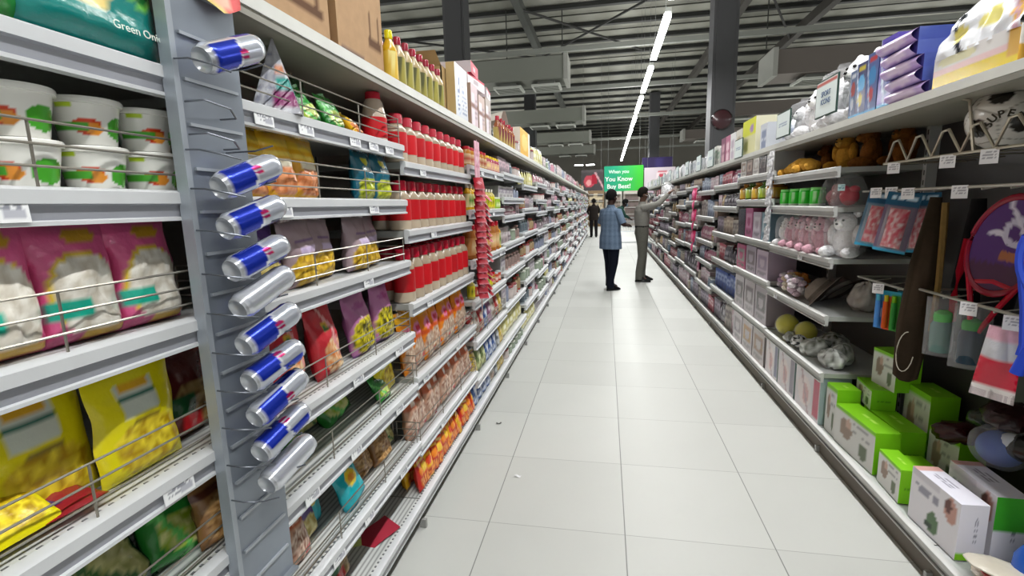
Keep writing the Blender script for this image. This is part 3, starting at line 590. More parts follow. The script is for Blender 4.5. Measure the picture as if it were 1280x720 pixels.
for y, row_ in [(1.94+.082*i, r_) for i in range(8) for r_ in (0, 1, 2)]:
    put(DET[0 if (k == 0) else 1+(k*7 % 3)], f'syrup bottle on the top deck, {od(k//3)} along in the {["front", "middle", "back"][row_]} row', 'bottle', at('L', y+.02*row_, 1.934, .04+.085*row_), (0, 0, R(70+random.uniform(-20, 20))), .92, 'syrup bottles between two cardboard boxes'); k += 1
# open carton with a tall white pouch in front
q = MB(); W_, D_, H_ = .42, .34, .26
for a in ((-W_/2, 0, 0, W_/2, .006, H_), (-W_/2, D_, 0, W_/2, D_+.006, H_), (-W_/2, 0, 0, -W_/2+.006, D_, H_), (W_/2-.006, 0, 0, W_/2, D_, H_), (-W_/2, 0, 0, W_/2, D_, .006)): q.box(*a, 'b79a6c')
f1 = MB(); f1.grid(lambda u, v: (-W_/2-.09*v, D_*u, H_+.05*v), 4, 3, 'c9ac7c'); f2 = MB(); f2.grid(lambda u, v: (-W_/2+W_*u, D_+.10*v, H_+.06*v), 4, 3, 'a8875c'); f3 = MB(); f3.grid(lambda u, v: (W_/2+.05*v, D_*u, H_+.09*v), 4, 3, 'bd9f70')
put(('open_carton', [('carton_body', q.mesh('open_body', 'kraft'))]+[('flap', f_.mesh('flap', 'kraft')) for f_ in (f1, f2, f3)]), 'open brown cardboard carton with raised flaps on the top deck', 'cardboard box', at('L', 2.86, 1.934, .06), rz('L'))
c = carton('tall_pouch_box', .24, .05, .29, 'dfe3ea', pat('e6e9f0', ('ell', .3, .5, .16, .42, 'c2cfe6'), ('ell', .3, .5, .12, .38, 'e9edf4'), ('lines', .22, .38, .15, .85, 9, '5a6a9a', 14), ('lines', .55, .9, .1, .9, 10, '9aa6c6', 10), seed=3), 'c2a878', 'e8eaf0', n=(18, 26), mat='gloss')
put(c, 'tall white and blue printed pack standing against the open carton', 'pack', at('L', 2.83, 1.934, .005), rz('L'))
for i, (y, w, h, cc) in enumerate(((3.17, .16, .27, 'd6bfc4'), (3.36, .17, .24, 'c9b0a8'), (3.55, .16, .26, 'b9aba4'))):
    put(carton('gift_box', w, .2, h, cc, pat(cc, ('rect', .1, .5, .1, .8, 'e8dce4'), ('band', .5, .56, '8a5a4a'), ('lines', .55, .9, .2, .7, 5, 'a08890', 9), seed=i), 'a89080', 'd8c8c8'), ['pale pink upright carton', 'beige upright carton with brown strap', 'grey-beige upright carton'][i]+' on the top deck past the open box', 'carton', at('L', y, 1.934, .02), rz('L'))
for i, (y, z, w, cc) in enumerate(((3.28, 2.205, .34, 'e6dde0'), (3.62, 2.20, .22, 'd8d2d4'), (3.24, 2.275, .22, 'c43a54'))):
    put(carton('flat_box', w, .2, .068, cc, pat(cc, ('rect', .3, .6, .3, .7, 'b8a8b0'), ('band', .82, 1, 'c9304a')), 'c8bcc0', 'd23a58'), ['white flat box with red lid lying across upright cartons', 'white flat box lying on the last upright carton', 'small red flat box topmost of its pile'][i], 'box', at('L', y, z, .03), (0, 0, R(90+(-4, 6, 3)[i])))
# wet-wipe style red bottles and yellow box further along
k = 0
for y in (3.98, 4.10, 4.22, 4.34, 4.46, 4.58):
    put(DET[3], f'dark red bottle on the top deck past the pink cartons, {od(k)} along', 'bottle', at('L', y, 1.934, .05), rz('L'), 1.0, 'dark red bottles on the top deck'); k += 1
b = MB(); b.grid(lambda u, v: (.30*(u-.5), .02+.25*v, .30-.14*(2*u-1)**2*.6-.05*v), 8, 4, 'cfc6bc'); put(('draped_sheet', b.mesh('draped_sheet', 'film')), 'pale plastic sheet draped over the dark red bottles', 'plastic sheet', at('L', 4.15, 1.92, .0), rz('L'))
put(carton('yellow_carton', .62, .25, .27, 'e2a81c', pat('e8b01c', ('ell', .45, .55, .3, .3, 'f0cf6a'), ('rect', .85, 1, 0, 1, 'f0e8dc')), 'e8dccb', 'e8c050'), 'bright yellow and orange carton on the top deck', 'carton', at('L', 5.2, 1.934, .02), rz('L'))
# ============================================================ goods too far off to read: one small object each
FARP = []
def farset(cols):
    out = []
    for k, (nm, kind, c, c2) in enumerate(cols):
        if kind == 'j': out.append(jar(nm, .034, .17, c, pat(c, ('ell', .65, .07, .12, .03, c2), ('ell', .15, .07, .12, .03, c2)), c2, n=10, parts=False, capr=.6, foot=c2))
        elif kind == 'b': out.append(jar(nm, .032, .20, c, pat(c), c2, n=10, parts=False, capr=.38, neck=.42, foot=c))
        elif kind == 'c': out.append(carton(nm, .13, .12, .19, c, pat(c, ('rect', .12, .88, .45, .85, c2), ('rect', .2, .7, .1, .3, mixc(c, '303030', .5)), ('ell', .5, .6, .2, .12, c)), mixc(c, '606060', .4), mixc(c, 'ffffff', .4), n=(6, 8)))
        elif kind == 'p': out.append(pouch(nm, .13, .19, .05, pat(c, ('ell', .5, .6, .3, .15, c2), ('rect', .1, .9, .05, .3, mixc(c, c2, .6)), seed=k), c, seed=k*1.3, nx=6, ny=8, parts=False))
        elif kind == 't': out.append(jar(nm, .05, .14, c, pat(c, ('ell', .65, .05, .1, .03, c2)), c2, n=10, parts=False, capr=.97, neck=.98, foot=c))
        out[-1] = (out[-1][0], out[-1][1], (c, c2))
    return out
FL = farset([('food_jar', 'j', '8f7a74', 'c9a6a0'), ('shampoo_bottle', 'b', 'b4b2ba', 'e0e0e6'), ('grocery_carton', 'c', 'b8a8aa', 'e4dcdc'), ('refill_packet', 'p', '7d6f76', 'cfc4c8'), ('tall_tub', 't', 'c4b8b4', 'a05a5c'),
             ('food_jar', 'j', 'a08a6a', 'b0453f'), ('shampoo_bottle', 'b', '8a90a4', 'cfd6e2'), ('grocery_carton', 'c', 'c8c4c4', '8c7f94'), ('refill_packet', 'p', 'a8707c', 'e6d6d8'), ('tall_tub', 't', '8f9c8a', 'd6dcd0'),
             ('grocery_carton', 'c', '9d8a92', 'd8b8c2'), ('shampoo_bottle', 'b', 'c28a9a', 'f0dfe4'), ('refill_packet', 'p', 'c9c27a', 'e8e6c8'), ('food_jar', 'j', '5f6a72', 'b8c2c8')])
FR = farset([('boxed_toy', 'c', 'd8bcc8', 'f0e6ec'), ('boxed_toy', 'c', '9aa6c0', 'dfe6f2'), ('gift_carton', 'c', 'b8a090', 'e8dccb'), ('toy_packet', 'p', 'b8708c', 'f0d0dc'), ('play_tub', 't', 'c2b6aa', 'ddd8d2'),
             ('boxed_toy', 'c', '7e7282', 'c8b8cc'), ('gift_carton', 'c', 'c8c0ba', '7a6a70'), ('toy_packet', 'p', 'c8a87a', 'e8dcc0'), ('boxed_toy', 'c', 'c0566a', 'f0d8dc'), ('play_tub', 't', '8a9ab0', 'e0e4ea'), ('toy_packet', 'p', '5a5560', 'b8b0bc')])
FRT = farset([('white_soft_pack', 'p', 'e4e4ea', 'f6f6fa'), ('pale_carton', 'c', 'dfe0e4', 'c2c8d2'), ('white_soft_pack', 'p', 'd6dae2', 'b8c4d4'), ('pale_carton', 'c', 'e8e6e0', '9ab8a0'), ('white_soft_pack', 'p', 'ececec', 'd0b8c4'), ('pale_carton', 'c', 'c4ccd8', 'f0f0f4')])
BLUE = farset([('blue_oval_carton', 'c', '3a55a8', 'b4c4e8')])
def bandfill(side, y0, y1, zs, n, protos, where, seed, hs=None):
    rnd = random.Random(seed)
    allz = sorted([.15]+list(zs), reverse=True); lv = [1.94 if side == 'L' else 1.835]+allz
    for s, z in enumerate(lv):
        gap = (lv[s-1]-z-.07) if s > 0 else rnd.uniform(.2, .3)
        if side == 'R' and s == 0: gap = rnd.uniform(.18, .3)
        k = 0; i = rnd.randrange(len(protos))
        base = protos
        if side == 'R' and s == 0: protos = FRT
        elif side == 'R' and seed == 103 and z == .50: protos = BLUE
        i %= len(protos)
        for j in range(n):
            if rnd.random() < .35: i = rnd.randrange(len(protos))
            nm, me, (c, c2) = protos[i]; y = y0+.04+(j+.5)*(y1-y0-.08)/n
            big = (y1-y0)/n/.115; hh = max(.5, min(1.25, (gap*.92)/.20))*rnd.uniform(.82, 1)
            w = min(big, 2.6) if nm.endswith(('carton', 'toy')) else min(big, 1.25)
            shelf = 'the top deck' if s == 0 else ('the base shelf' if z == .15 else f'the {od(s-1)} shelf')
            put((nm, me), f'{nm.replace("_", " ")}, {od(j)} along {shelf} of {where}', nm.split('_')[-1], at(side, y if side == 'L' else y, z-.005, .05 if nm.endswith(('carton', 'toy')) else .07), (0, 0, rz(side)[2]+R(rnd.uniform(-14, 14)*(0 if nm.endswith(('carton', 'toy')) else 1))), (w, 1, hh), f'goods on {shelf} of {where}')
        protos = base
for k in range(4, 24):
    zs = Lz[4] if k % 2 == 0 else [1.66, 1.42, 1.17, .93, .68, .43]
    n = 6 if k < 6 else 4 if k < 9 else 3 if k < 13 else 2
    bandfill('L', k-.07, k+.93, zs, n, FL, f'the {od(k+1)} unit of the snack side', k)
# ============================================================ toy side (right of the camera)
Rz = {0: [], 1: [1.61, 1.40, 1.12, .80, .47], 2: [1.65, 1.45, 1.13, .835, .48], 3: [1.61, 1.386, 1.11, .82, .50], 4: [1.57, 1.26, .97, .72, .43]}
def ry(k): return 1.93+1.01*k
ZT = 1.835
for k in (-2, -1): unit('R', ry(k), ry(k+1), [], 'dark toy-side unit at the entrance end with only a top deck and base' if k == -2 else 'dark toy-side unit beside the camera with only a top deck and base', ztop=ZT, back='3a3836', topdepth=.5)
unit('R', ry(0), ry(1), [], 'dark-backed unit with hooks for rackets and blister packs over green boxes', ztop=ZT, back='2f2c2c', topdepth=.5)
unit('R', ry(1), ry(2), Rz[1], 'grey shelving unit of plush toys, hats and cups on the toy side', ztop=ZT, back='5a5652', tags={.80: (.2,), 1.12: (.6,)})
for k in range(2, 14):
    unit('R', ry(k), ry(k+1), Rz[2+(k-2) % 3], f'grey shelving unit of boxed toys and gifts, the {od(k+1)} on the toy side', ztop=ZT, back='6a6664')
    if k > 2: bandfill('R', ry(k), ry(k+1), Rz[2+(k-2) % 3], 7 if k < 5 else 5 if k < 7 else 3 if k < 10 else 2, FR, f'the {od(k+1)} toy-side unit', 100+k)

# --- framed aisle signs on the front edge of the top deck
def frame_sign(i, y, z, w, h, lab, lines=None):
    f = MB(); t = .008
    f.box(-w/2, 0, -h/2, w/2, .008, h/2, '2f4a42', front='2f4a42')
    p = MB(); p.box(-w/2+t, -.0015, -h/2+t, w/2-t, .0, h/2-t, 'eef6f6', front=pat('eaf4f4', ('band', .86, .95, 'c86a62') if lines else ('band', 2, 3, 'ffffff'), ('lines', .15, .85, .35, .6, 2, '97a5c0', 12) if not lines else ('band', 2, 3, 'ffffff')), n=(14, 20))
    r = put(('framed_sign', [('frame', f.mesh('sign_frame', 'plain')), ('sign_card', p.mesh('sign_card', 'plain'))]), lab, 'sign', (1.19, y, z), (0, 0, rz('R')[2]), 1, 'framed category signs on the toy-side top deck')
    if lines:
        for j, s in enumerate(lines): new('lettering', textmesh(s, .040, '5f7398', bold=.0006), r, (0, -.003, .02-.042*j), (R(90), 0, 0))
frame_sign(0, 3.12, 1.995, .27, .20, 'framed white sign with red bar, in front of the wrapped white plush', ('SPORT', 'ICONS'))
for i, (y, z) in enumerate(((3.79, 1.95), (4.95, 1.91), (6.2, 1.93), (6.95, 1.93), (7.9, 1.93), (8.9, 1.93), (9.9, 1.93), (10.9, 1.93), (11.9, 1.93))):
    frame_sign(i+1, y, z, .26 if i < 2 else .3, .17 if i < 2 else .2, f'framed white sign on the toy-side top deck, {od(i+1)} from the entrance end')

# --- plush builders
def plush(name, spec, mat='plush'):
    """spec: list of (part name or None, [(centre, radii, colour)...]); None = the body mesh"""
    out = []
    for pn, items in spec:
        b = MB()
        for c, r_, col in items: b.ell(c, r_, col, 16, lump=.10, seed=len(col))
        out.append((pn, b.mesh(pn, mat if pn not in ('eye', 'nose') else 'gloss')))
    return (name, out)
def bear(name, c, c2, eye='1a1412'):
    return plush(name, [('plush_body', [((0, 0, .075), (.06, .05, .078), c), ((0, -.012, .165), (.052, .048, .047), c), ((-.055, -.045, .03), (.026, .055, .027), c), ((.055, -.045, .03), (.026, .055, .027), c), ((-.062, -.01, .105), (.022, .026, .05), c), ((.062, -.01, .105), (.022, .026, .05), c)]),
                        ('ear', [((-.042, 0, .208), (.019, .011, .019), c)]), ('ear', [((.042, 0, .208), (.019, .011, .019), c)]),
                        ('muzzle', [((0, -.055, .155), (.024, .018, .018), c2)]), ('nose', [((0, -.073, .160), (.007, .005, .005), eye)]),
                        ('eye', [((-.018, -.056, .177), .0055, eye)]), ('eye', [((.018, -.056, .177), .0055, eye)])])
def wrapbag(w, d, h, seed, mat='wrap'):
    b = MB()
    def P(u, v):
        a = 2*PI*u; s = max(0, math.sin(PI*min(1, (v*.86+.07))))**.4
        q = 1+.10*noise.noise(Vector((math.cos(a)*2, math.sin(a)*2, v*5+seed)))
        if v > .9: s *= .45
        return (w/2*math.cos(a)*s*q, d/2*math.sin(a)*s*q, h*v)
    b.grid(P, 22, 14, 'ffffff'); return b.mesh('clear_bag', mat)
WH = bear('plush_bear', 'f8f7fa', 'fbfaf8'); GD = bear('plush_bear', 'b5832f', 'c99a48'); BR = bear('plush_bear', '6f4318', '8a5a24'); PK = bear('plush_bear', 'e8b4c4', 'f4dfe4')
def wrapped(p, w, d, h, seed, tie=True):
    x = list(p[1])+[('clear_bag', wrapbag(w, d, h, seed))]
    return (p[0], x)
WW = wrapped(WH, .19, .19, .27, 1.5); PW = wrapped(PK, .17, .17, .25, 5)
# --- top deck of the toy side
q = carton('window_box', .40, .34, .11, 'f2f0ea', pat('f0ecec', ('band', 0, .42, 'ecd010'), ('band', .42, .62, 'f4cfd2'), ('ell', .3, .8, .25, .16, 'f2ecc0'), ('rect', .88, 1, .2, 1, 'e9b44a'), seed=2), pat('e9b44a', ('rect', 0, 1, .5, 1, 'f0ece0')), 'eceaf0', n=(40, 16), mat='gloss')
b = MB(); b.T = Matrix.Translation((0, .0, .10))
bc = pat('eef0f6', ('diag', .30, .38, .45, '22262c'), ('ell', .30, .55, .10, .10, 'eef0f6'), ('ell', .25, .22, .10, .10, 'ecdf7a'), ('ell', .62, .26, .16, .10, 'f0e68c'), ('ell', .92, .35, .06, .25, 'eab65a'), ('ell', .75, .6, .12, .14, 'd8dcea'), ('diag', .95, .99, .3, 'c9a0b0'), ('ell', .5, .75, .12, .1, 'c4cad8'))
b.grid(lambda u, v: ((.5-u)*-.40*(1-.25*v*v), .20*v*v+.02*noise.noise(Vector((u*7, v*7, 1))), .30*v*(1-.15*(2*u-1)**2)), 40, 26, bc)
b.grid(lambda u, v: ((.5-u)*.40*(1-.25*v*v), .34-.14*v*v, .30*v*(1-.15*(2*u-1)**2)), 10, 8, 'dfe2ea')
put(('window_box', [('box_tray', q[1]), ('toy_bundle', b.mesh('toy_bundle', 'gloss'))]), 'large white and yellow toy pack with black stripe, on the top deck', 'toy pack', (1.215, 2.03, ZT+.004), rz('R'))
b = MB()
q = carton('window_box', .38, .34, .34, 'eae8ee', pat('eceaf2', ('ell', .4, .6, .3, .3, 'f6f6fa'), ('band', 0, .1, 'e8cf10')), 'e4e2ea', n=(10, 10), mat='gloss')
put(q, 'white toy pack on the top deck beyond the yellow-edged one', 'toy pack', (1.215, 1.60, ZT+.004), rz('R'))
# stacked scalloped lilac packs
for j in range(5):
    b = MB(); b.grid(lambda u, v: (.24*(u-.5), -.02-.028*abs(math.sin(PI*v)), .052*v), 8, 8, pat('c4a8dc', ('ell', .5, .5, .34, .4, 'e2cdea'), ('band', .0, .12, '6a5a9a')))
    b.box(-.12, -.02, 0, .12, .2, .052, '54519a', side='4a5aa6', top='8a7ac0')
    put(('lilac_toy_pack', b.mesh('lilac_toy_pack', 'gloss')), f'lilac pack with scalloped front, {od(j)} from the stack bottom', 'toy pack', (1.245-.006*j, 2.40+.014*j*1.0, ZT+.004+.053*j), (0, 0, rz('R')[2]+R(3*(-1)**j)), 1, 'stacked lilac packs on the top deck')
for i, (y, w, h, c, c2, c3) in enumerate(((2.575, .12, .30, '6a5ab8', '8a7ad0', '3a3f9a'), (2.70, .11, .27, '5a6aa6', '3f8ac8', 'c03a44'), (2.80, .09, .25, '3a3c6a', '4aa0d8', 'c8b43a'), (2.88, .07, .23, '6a7aa0', 'b04a4a', 'd8dce8'))):
    put(carton('boxed_toy', w, .24, h, c, pat(c, ('ell', .5, .62, .34, .16, c2), ('ell', .45, .3, .25, .12, c3), ('diag', .4, .5, .5, 'c8d4f0'), ('band', 0, .08, '4aa8e0'), ('rect', .2, .8, .85, .95, c3), seed=i), mixc(c, '202040', .3), 'c8ccec', n=(14, 24), mat='gloss'), ['violet toy box beside the lilac packs', 'blue and grey toy box with red spot', 'dark blue toy box with bright blue print', 'slim grey-blue toy box beside wrapped plush'][i]+' on the top deck', 'toy box', (1.22, y, ZT+.004), (0, 0, rz('R')[2]+R(2*(-1)**i)))
for i, (y, x, s, zz) in enumerate(((3.06, 1.36, 1.62, 0), (3.30, 1.35, 1.35, 0), (3.56, 1.34, 1.30, 0), (3.76, 1.31, 1.0, 0), (3.22, 1.56, 1.6, .0))):
    put((WH, WW, WH, WW, WH)[i], f'white plush bear on the top deck, {["beside the slim toy box", "behind the red-barred sign", "second past the red-barred sign", "smallest of the row", "tallest, at the back"][i]}', 'plush toy', (x, y, ZT+.002), (0, 0, rz('R')[2]+R((10, -14, 20, 0, 5)[i])), s, 'bagged white plush bears on the top deck')
b = MB(); b.grid(lambda u, v: (.30*(u-.5)*(1-.1*v), -.05*math.sin(PI*u)*math.sin(PI*v)+.1*v, .20*v), 14, 12, pat('dfe3ee', ('ell', .4, .6, .3, .2, 'b9c2d8'), ('ell', .7, .4, .2, .2, '8a96b0'), ('rect', .1, .3, .2, .5, '7a86a0')))
b.grid(lambda u, v: (.30*(.5-u)*(1-.1*v), .22-.1*v, .20*v), 6, 6, 'c9cedc'); put(('soft_pack', b.mesh('soft_pack', 'film')), 'white and grey-blue soft pack on the top deck past the plush', 'soft pack', (1.27, 4.02, ZT), rz('R'))
put(carton('yellow_toy_box', .40, .25, .30, 'dfe30f', pat('e8ea1e', ('rect', 0, 1, 0, .5, 'e8e4b0'), ('ell', .7, .72, .14, .1, 'b08ac0'), ('ell', .3, .25, .2, .15, 'b8b86a')), pat('e0dcc0'), 'eef03a', n=(14, 14)), 'white box with bright yellow upper half on the top deck', 'toy box', (1.23, 4.78, ZT+.003), rz('R'))
for i, (y, c, c2) in enumerate(((4.35, 'd8dce6', '8a94b4'), (5.12, 'e8e4d8', 'b8a88a'), (5.35, 'f0eef0', 'c8b8c8'), (5.55, 'b8688a', 'e8c8d4'), (5.75, '8a4a6a', 'd8a8b8'))):
    put(carton('gift_carton', .18, .2, .26 if i else .2, c, pat(c, ('ell', .5, .6, .3, .2, c2), ('rect', .2, .8, .1, .3, c2), seed=i), mixc(c, '707070', .3), n=(8, 10)), ['pale blue carton with grey print', 'cream carton past the yellow box', 'white carton with pale lilac print', 'pink carton with light oval', 'plum carton with pink oval'][i]+' on the toy-side top deck', 'carton', (1.23, y, ZT+.003), rz('R'))

# --- near shelf unit of plush, hats and cups (y 2.94 .. 3.95)
def putR(p, lab, cat, y, z, dp, yaw=0, sc=1, tilt=0, group=None):
    return put(p, lab, cat, at('R', y, z, dp), tuple((Euler((0, 0, rz('R')[2]+R(yaw))).to_matrix() @ Euler((R(tilt), 0, 0)).to_matrix()).to_euler()), sc, group)
b = MB()
for c, r_ in (((-.20, 0, .035), (.05, .04, .032)), ((-.10, .0, .045), (.07, .05, .040)), ((.0, 0, .055), (.07, .055, .045)), ((.11, 0, .05), (.07, .05, .04)), ((.20, -.01, .04), (.05, .045, .034)), ((-.27, -.03, .02), (.04, .03, .03)), ((.06, -.05, .03), (.05, .03, .025))):
    b.ell(c, r_, 'cf9a3e', 16, lump=.12)
putR(('long_plush', b.mesh('long_plush', 'plush')), 'golden yellow plush animal sprawled along the second shelf edge', 'plush toy', 3.60, 1.607, .06, yaw=0, tilt=0)
putR(GD, 'golden brown bear seated deep on the plush shelf', 'plush toy', 3.32, 1.607, .20, sc=1.0, yaw=20)
for i, (y, dp, s) in enumerate(((3.12, .24, 1.05), (3.0, .34, 1.0), (3.5, .30, .95), (3.72, .26, .9))):
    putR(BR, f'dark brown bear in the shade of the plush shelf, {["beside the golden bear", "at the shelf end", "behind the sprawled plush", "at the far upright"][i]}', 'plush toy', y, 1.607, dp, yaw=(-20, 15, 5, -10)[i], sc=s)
GRC = jar('green_tumbler', .036, .115, '2bbf2f', pat('35cf33', ('ell', .9, .07, .05, .03, 'b8f0b0')), '8ae880', capr=.93, neck=.95, foot='d8e8d8', lab=(.15, .8))
for i in range(7): putR(GRC, f'bright green tumbler, {od(i)} counting from the far upright', 'tumbler', 3.86-.088*i, 1.398, .06+.05*(i % 2), group='bright green tumblers')
# clear domes with red heart
q = MB(); q.ell((0, 0, .055), (.05, .04, .05), 'c00f34', 18, lump=.05); q.ell((-.024, 0, .092), (.026, .03, .022), 'c00f34', 14); q.ell((.024, 0, .092), (.026, .03, .022), 'c00f34', 14)
dome = MB(); dome.lathe([(.085, 0), (.086, .04), (.078, .10), (.055, .15), (.02, .175), (0, .178)], 24, 'ffffff'); tg = MB(); tg.box(-.018, -.088, .085, .018, -.086, .12, 'bfe0e6', front=pat('c9e6ea', ('lines', .1, .9, .2, .8, 3, '6a9aa8', 9)), n=(8, 8))
putR(('gift_dome', [('heart', q.mesh('heart', 'gloss')), ('clear_dome', dome.mesh('clear_dome', 'clear')), ('hang_tag', tg.mesh('hang_tag', 'plain'))]), 'clear dome gift with a crimson heart and pale tag', 'gift', 3.03, 1.398, .11, yaw=40)
q = MB(); q.ell((0, 0, .05), (.05, .045, .05), 'c8868e', 16, lump=.2); q.ell((.02, 0, .10), (.03, .03, .03), 'd8a8a8', 14)
putR(('gift_dome', [('plush_body', q.mesh('pink_gift', 'plush')), ('clear_dome', dome.mesh('clear_dome', 'clear'))]), 'clear dome gift with dull pink filling, next to the heart', 'gift', 3.20, 1.398, .11)
for i, (y, dp, p, s) in enumerate(((3.02, .11, WW, 1.05), (3.22, .08, PW, .9), (3.38, .08, PW, .85), (3.53, .09, PW, .88), (3.68, .08, PW, .82), (3.82, .08, WW, .78), (3.30, .22, WW, .9), (3.60, .22, WW, .85))):
    putR(p, f'bagged {["white", "pink"][p is PW]} plush bear on the fourth shelf, {["at its near end", "second along", "third along", "fourth along", "fifth along", "by the far upright", "in the back row", "in the back row by the upright"][i]}', 'plush toy', y, 1.118, dp, yaw=(30, 20, 35, 10, 25, 20, 0, 10)[i], sc=s*1.12, group='bagged plush bears on the fourth shelf')
def hat(c, c2):
    b = MB(); b.lathe([(0, .10, c), (.05, .098, c), (.085, .07, c), (.092, .03, c2), (.095, .022, c2), (.155, .004, c), (.158, 0, c), (.09, .010, c2), (0, .012, c2)], 30, c)
    k = MB(); k.lathe([(.0935, .022), (.094, .042)], 30, c2); return ('sun_hat', [('hat_body', b.mesh('sun_hat', 'cloth')), ('hat_band', k.mesh('hat_band', 'cloth'))])
put(hat('8c8078', '6a6058'), 'grey-brown brimmed sun hat leaning on the fifth shelf', 'hat', (1.33, 3.30, .86), (R(-40), R(-38), R(20)), .95)
put(hat('7a6e68', 'b8b0a8'), 'darker brown sun hat behind the leaning one', 'hat', (1.48, 3.42, .85), (R(-30), R(-30), 0), .9)
for i, (y, x, c, c2) in enumerate(((3.80, 1.27, 'd8ccd8', 'c8a8c8'), (3.66, 1.26, 'e2d8c8', 'd0b8a0'), (3.55, 1.25, 'c9b4d4', 'e8dcea'), (3.72, 1.36, 'c8783a', 'd8944a'), (3.48, 1.24, 'e4dadf', 'd8c0cc'))):
    q = MB()
    for j in range(9):
        a = j*2.4; q.ell((.035*math.cos(a)*(j % 3)/1.5, .03*math.sin(a), .03+.012*j), (.028, .028, .02), c if j % 2 else c2, 10, lump=.2, seed=j)
    put(('plush_bundle', q.mesh('plush_bundle', 'plush')), ['pale lilac', 'cream', 'lavender', 'orange', 'white-pink'][i]+' fluffy toy bundle on the fifth shelf past the hats', 'plush toy', (x, y, .80), (0, 0, i), 1.0)
def silverpack(seed, c='b8b8b8', c2='e8e8ea', s=(.085, .06, .06)):
    b = MB(); b.grid(lambda u, v: tuple(s[i]*(1+.30*noise.noise(Vector((math.cos(2*PI*u)*2+seed, math.sin(2*PI*u)*2, v*4))))*(math.cos(PI*(v-.5))*(math.cos(2*PI*u), math.sin(2*PI*u))[i] if i < 2 else math.sin(PI*(v-.5))) for i in range(3)), 26, 16, lambda u, v: mixc(c, c2, .5+1.3*noise.noise(Vector((math.cos(6.28*u)*3, math.sin(6.28*u)*3, v*7+seed)))))
    return ('wrapped_toy', b.mesh('wrapped_toy', 'film', 60))
put(silverpack(3, 'a9a49c', 'd8d4d0', (.07, .07, .085)), 'round grey bagged toy behind the hook pack at the shelf end', 'toy', (1.46, 3.10, .875), (0, 0, 0))
for i, (x, y, s) in enumerate(((1.30, 3.78, .075), (1.36, 3.60, .07))):
    b = MB(); b.ell((0, 0, s), s, 'd6cf1c', 22); b.ell((0, 0, s), (s*1.01, s*1.01, s*.12), 'a8a21a', 22)
    k = MB(); k.T = Matrix.Translation((0, 0, -.004)); k.ell((0, 0, s), s*1.10, 'ffffff', 18, lump=.06)
    put(('yellow_ball', [('ball', b.mesh('ball', 'gloss')), ('clear_bag', k.mesh('ball_bag', 'wrap'))]), ['yellow ball in clear wrap near the upright on the sixth shelf', 'duller yellow ball in clear wrap, second on the sixth shelf'][i], 'ball', (x, y, .474), (0, 0, 0))
q = MB(); q.grid(lambda u, v: (.055*math.cos(2*PI*u)*math.sin(PI*v), .05*math.sin(2*PI*u)*math.sin(PI*v), .045-.045*math.cos(PI*v)), 28, 22, lambda u, v: C('1c1c1e') if math.sin(u*30+5*noise.noise(Vector((u*5, v*5, 1))))+.3 > .6 else C('e8e8e8'))
put(('striped_toy', q.mesh('striped_toy', 'gloss')), 'black and white zebra-striped toy on the sixth shelf edge', 'toy', (1.265, 3.45, .47), (0, 0, 1), 1.0)
for i, (x, y, sc) in enumerate(((1.30, 3.28, 1.0), (1.38, 3.12, 1.1), (1.30, 3.04, .95), (1.45, 3.4, 1.0), (1.26, 3.60, .6))):
    put(silverpack(i*3.3, ['6f7368', '7d8078', '8a8a86', '5c5f52', 'a0a0a0'][i], 'd6d8d4'), f'silvery grey toy in crinkled wrap on the sixth shelf, {["third from its near end", "behind the nearer ones", "at its near end", "in the shade at the back", "small one by the zebra toy"][i]}', 'toy', (x, y, .525-(.02 if i == 4 else 0)), (0, 0, i), sc)
for i, (y, w, h, c, c2) in enumerate(((3.14, .36, .28, 'd8d2d8', 'c03a5a'), (3.50, .30, .27, 'b8b0bc', '8a8090'), (3.80, .26, .27, 'c8c0ca', '6a6a8a'))):
    put(carton('doll_box', w, .16, h, c, pat('e2dae0', ('rect', .75, .97, .1, .9, c2), ('ell', .4, .45, .28, .34, 'f0e0e0'), ('ell', .45, .4, .12, .22, 'd8a8a8'), ('diag', .55, .62, .4, 'b89aa0'), ('band', .93, 1, 'a8c8c8'), seed=i), '9fb0b0', 'c8d0d0', n=(22, 20), mat='gloss'), ['large pink and white toy box with crimson edge', 'grey-lilac toy box with pale oval', 'pale toy box with slate edge'][i]+' below the wrapped toys', 'toy box', (1.215, y, .152), rz('R'))
# hanging strip of crinkled silver packs on the upright at y 3.95
r = new('clip_strip', None, None, (1.19, 3.945, 0), rz('R'), label='narrow clip strip at the toy-side upright holding clear crinkled packs', category='display strip')
b = MB(); b.box(-.006, -.002, 1.15, .006, .0, 1.80, 'c8c8c8'); new('strip_bar', b.mesh('strip_bar', 'plain'), r)
b = MB(); b.grid(lambda u, v: ((u-.5)*.07, -.012*math.sin(PI*u)-.01*noise.noise(Vector((u*4, v*5, 1))), -.11*v), 8, 10, lambda u, v: mixc('9a9aa0', 'f4f4f8', .5+1.5*noise.noise(Vector((u*5, v*7, 3))))); CP = b.mesh('crinkled_pack', 'film')
for i in range(9): put(('crinkled_pack', CP), f'clear crinkled pack on the toy-side clip strip, {od(i)} from its top', 'small pack', (1.183, 3.945+.01*(-1)**i, 1.79-.068*i), (R(-8), 0, rz('R')[2]+R(12*(-1)**i)), 1, 'clear packs on the toy-side clip strip')
b = MB(); b.grid(lambda u, v: ((u-.5)*.16, -.03*math.sin(PI*u)*math.sin(PI*v), -.16*v), 8, 8, pat('c22a5e', ('ell', .5, .5, .3, .3, 'e87aa4'), ('band', 0, .1, '8a1a40'))); PKM = b.mesh('pink_pack', 'film')
for i in range(6): put(('pink_pack', PKM), f'crimson-pink hanging pack on the further toy-side strip, {od(i)} from its top', 'small pack', (1.17, 7.0, 1.62-.14*i), (R(-6), 0, rz('R')[2]+R(10*(-1)**i)), 1, 'crimson-pink packs on a hanging strip')

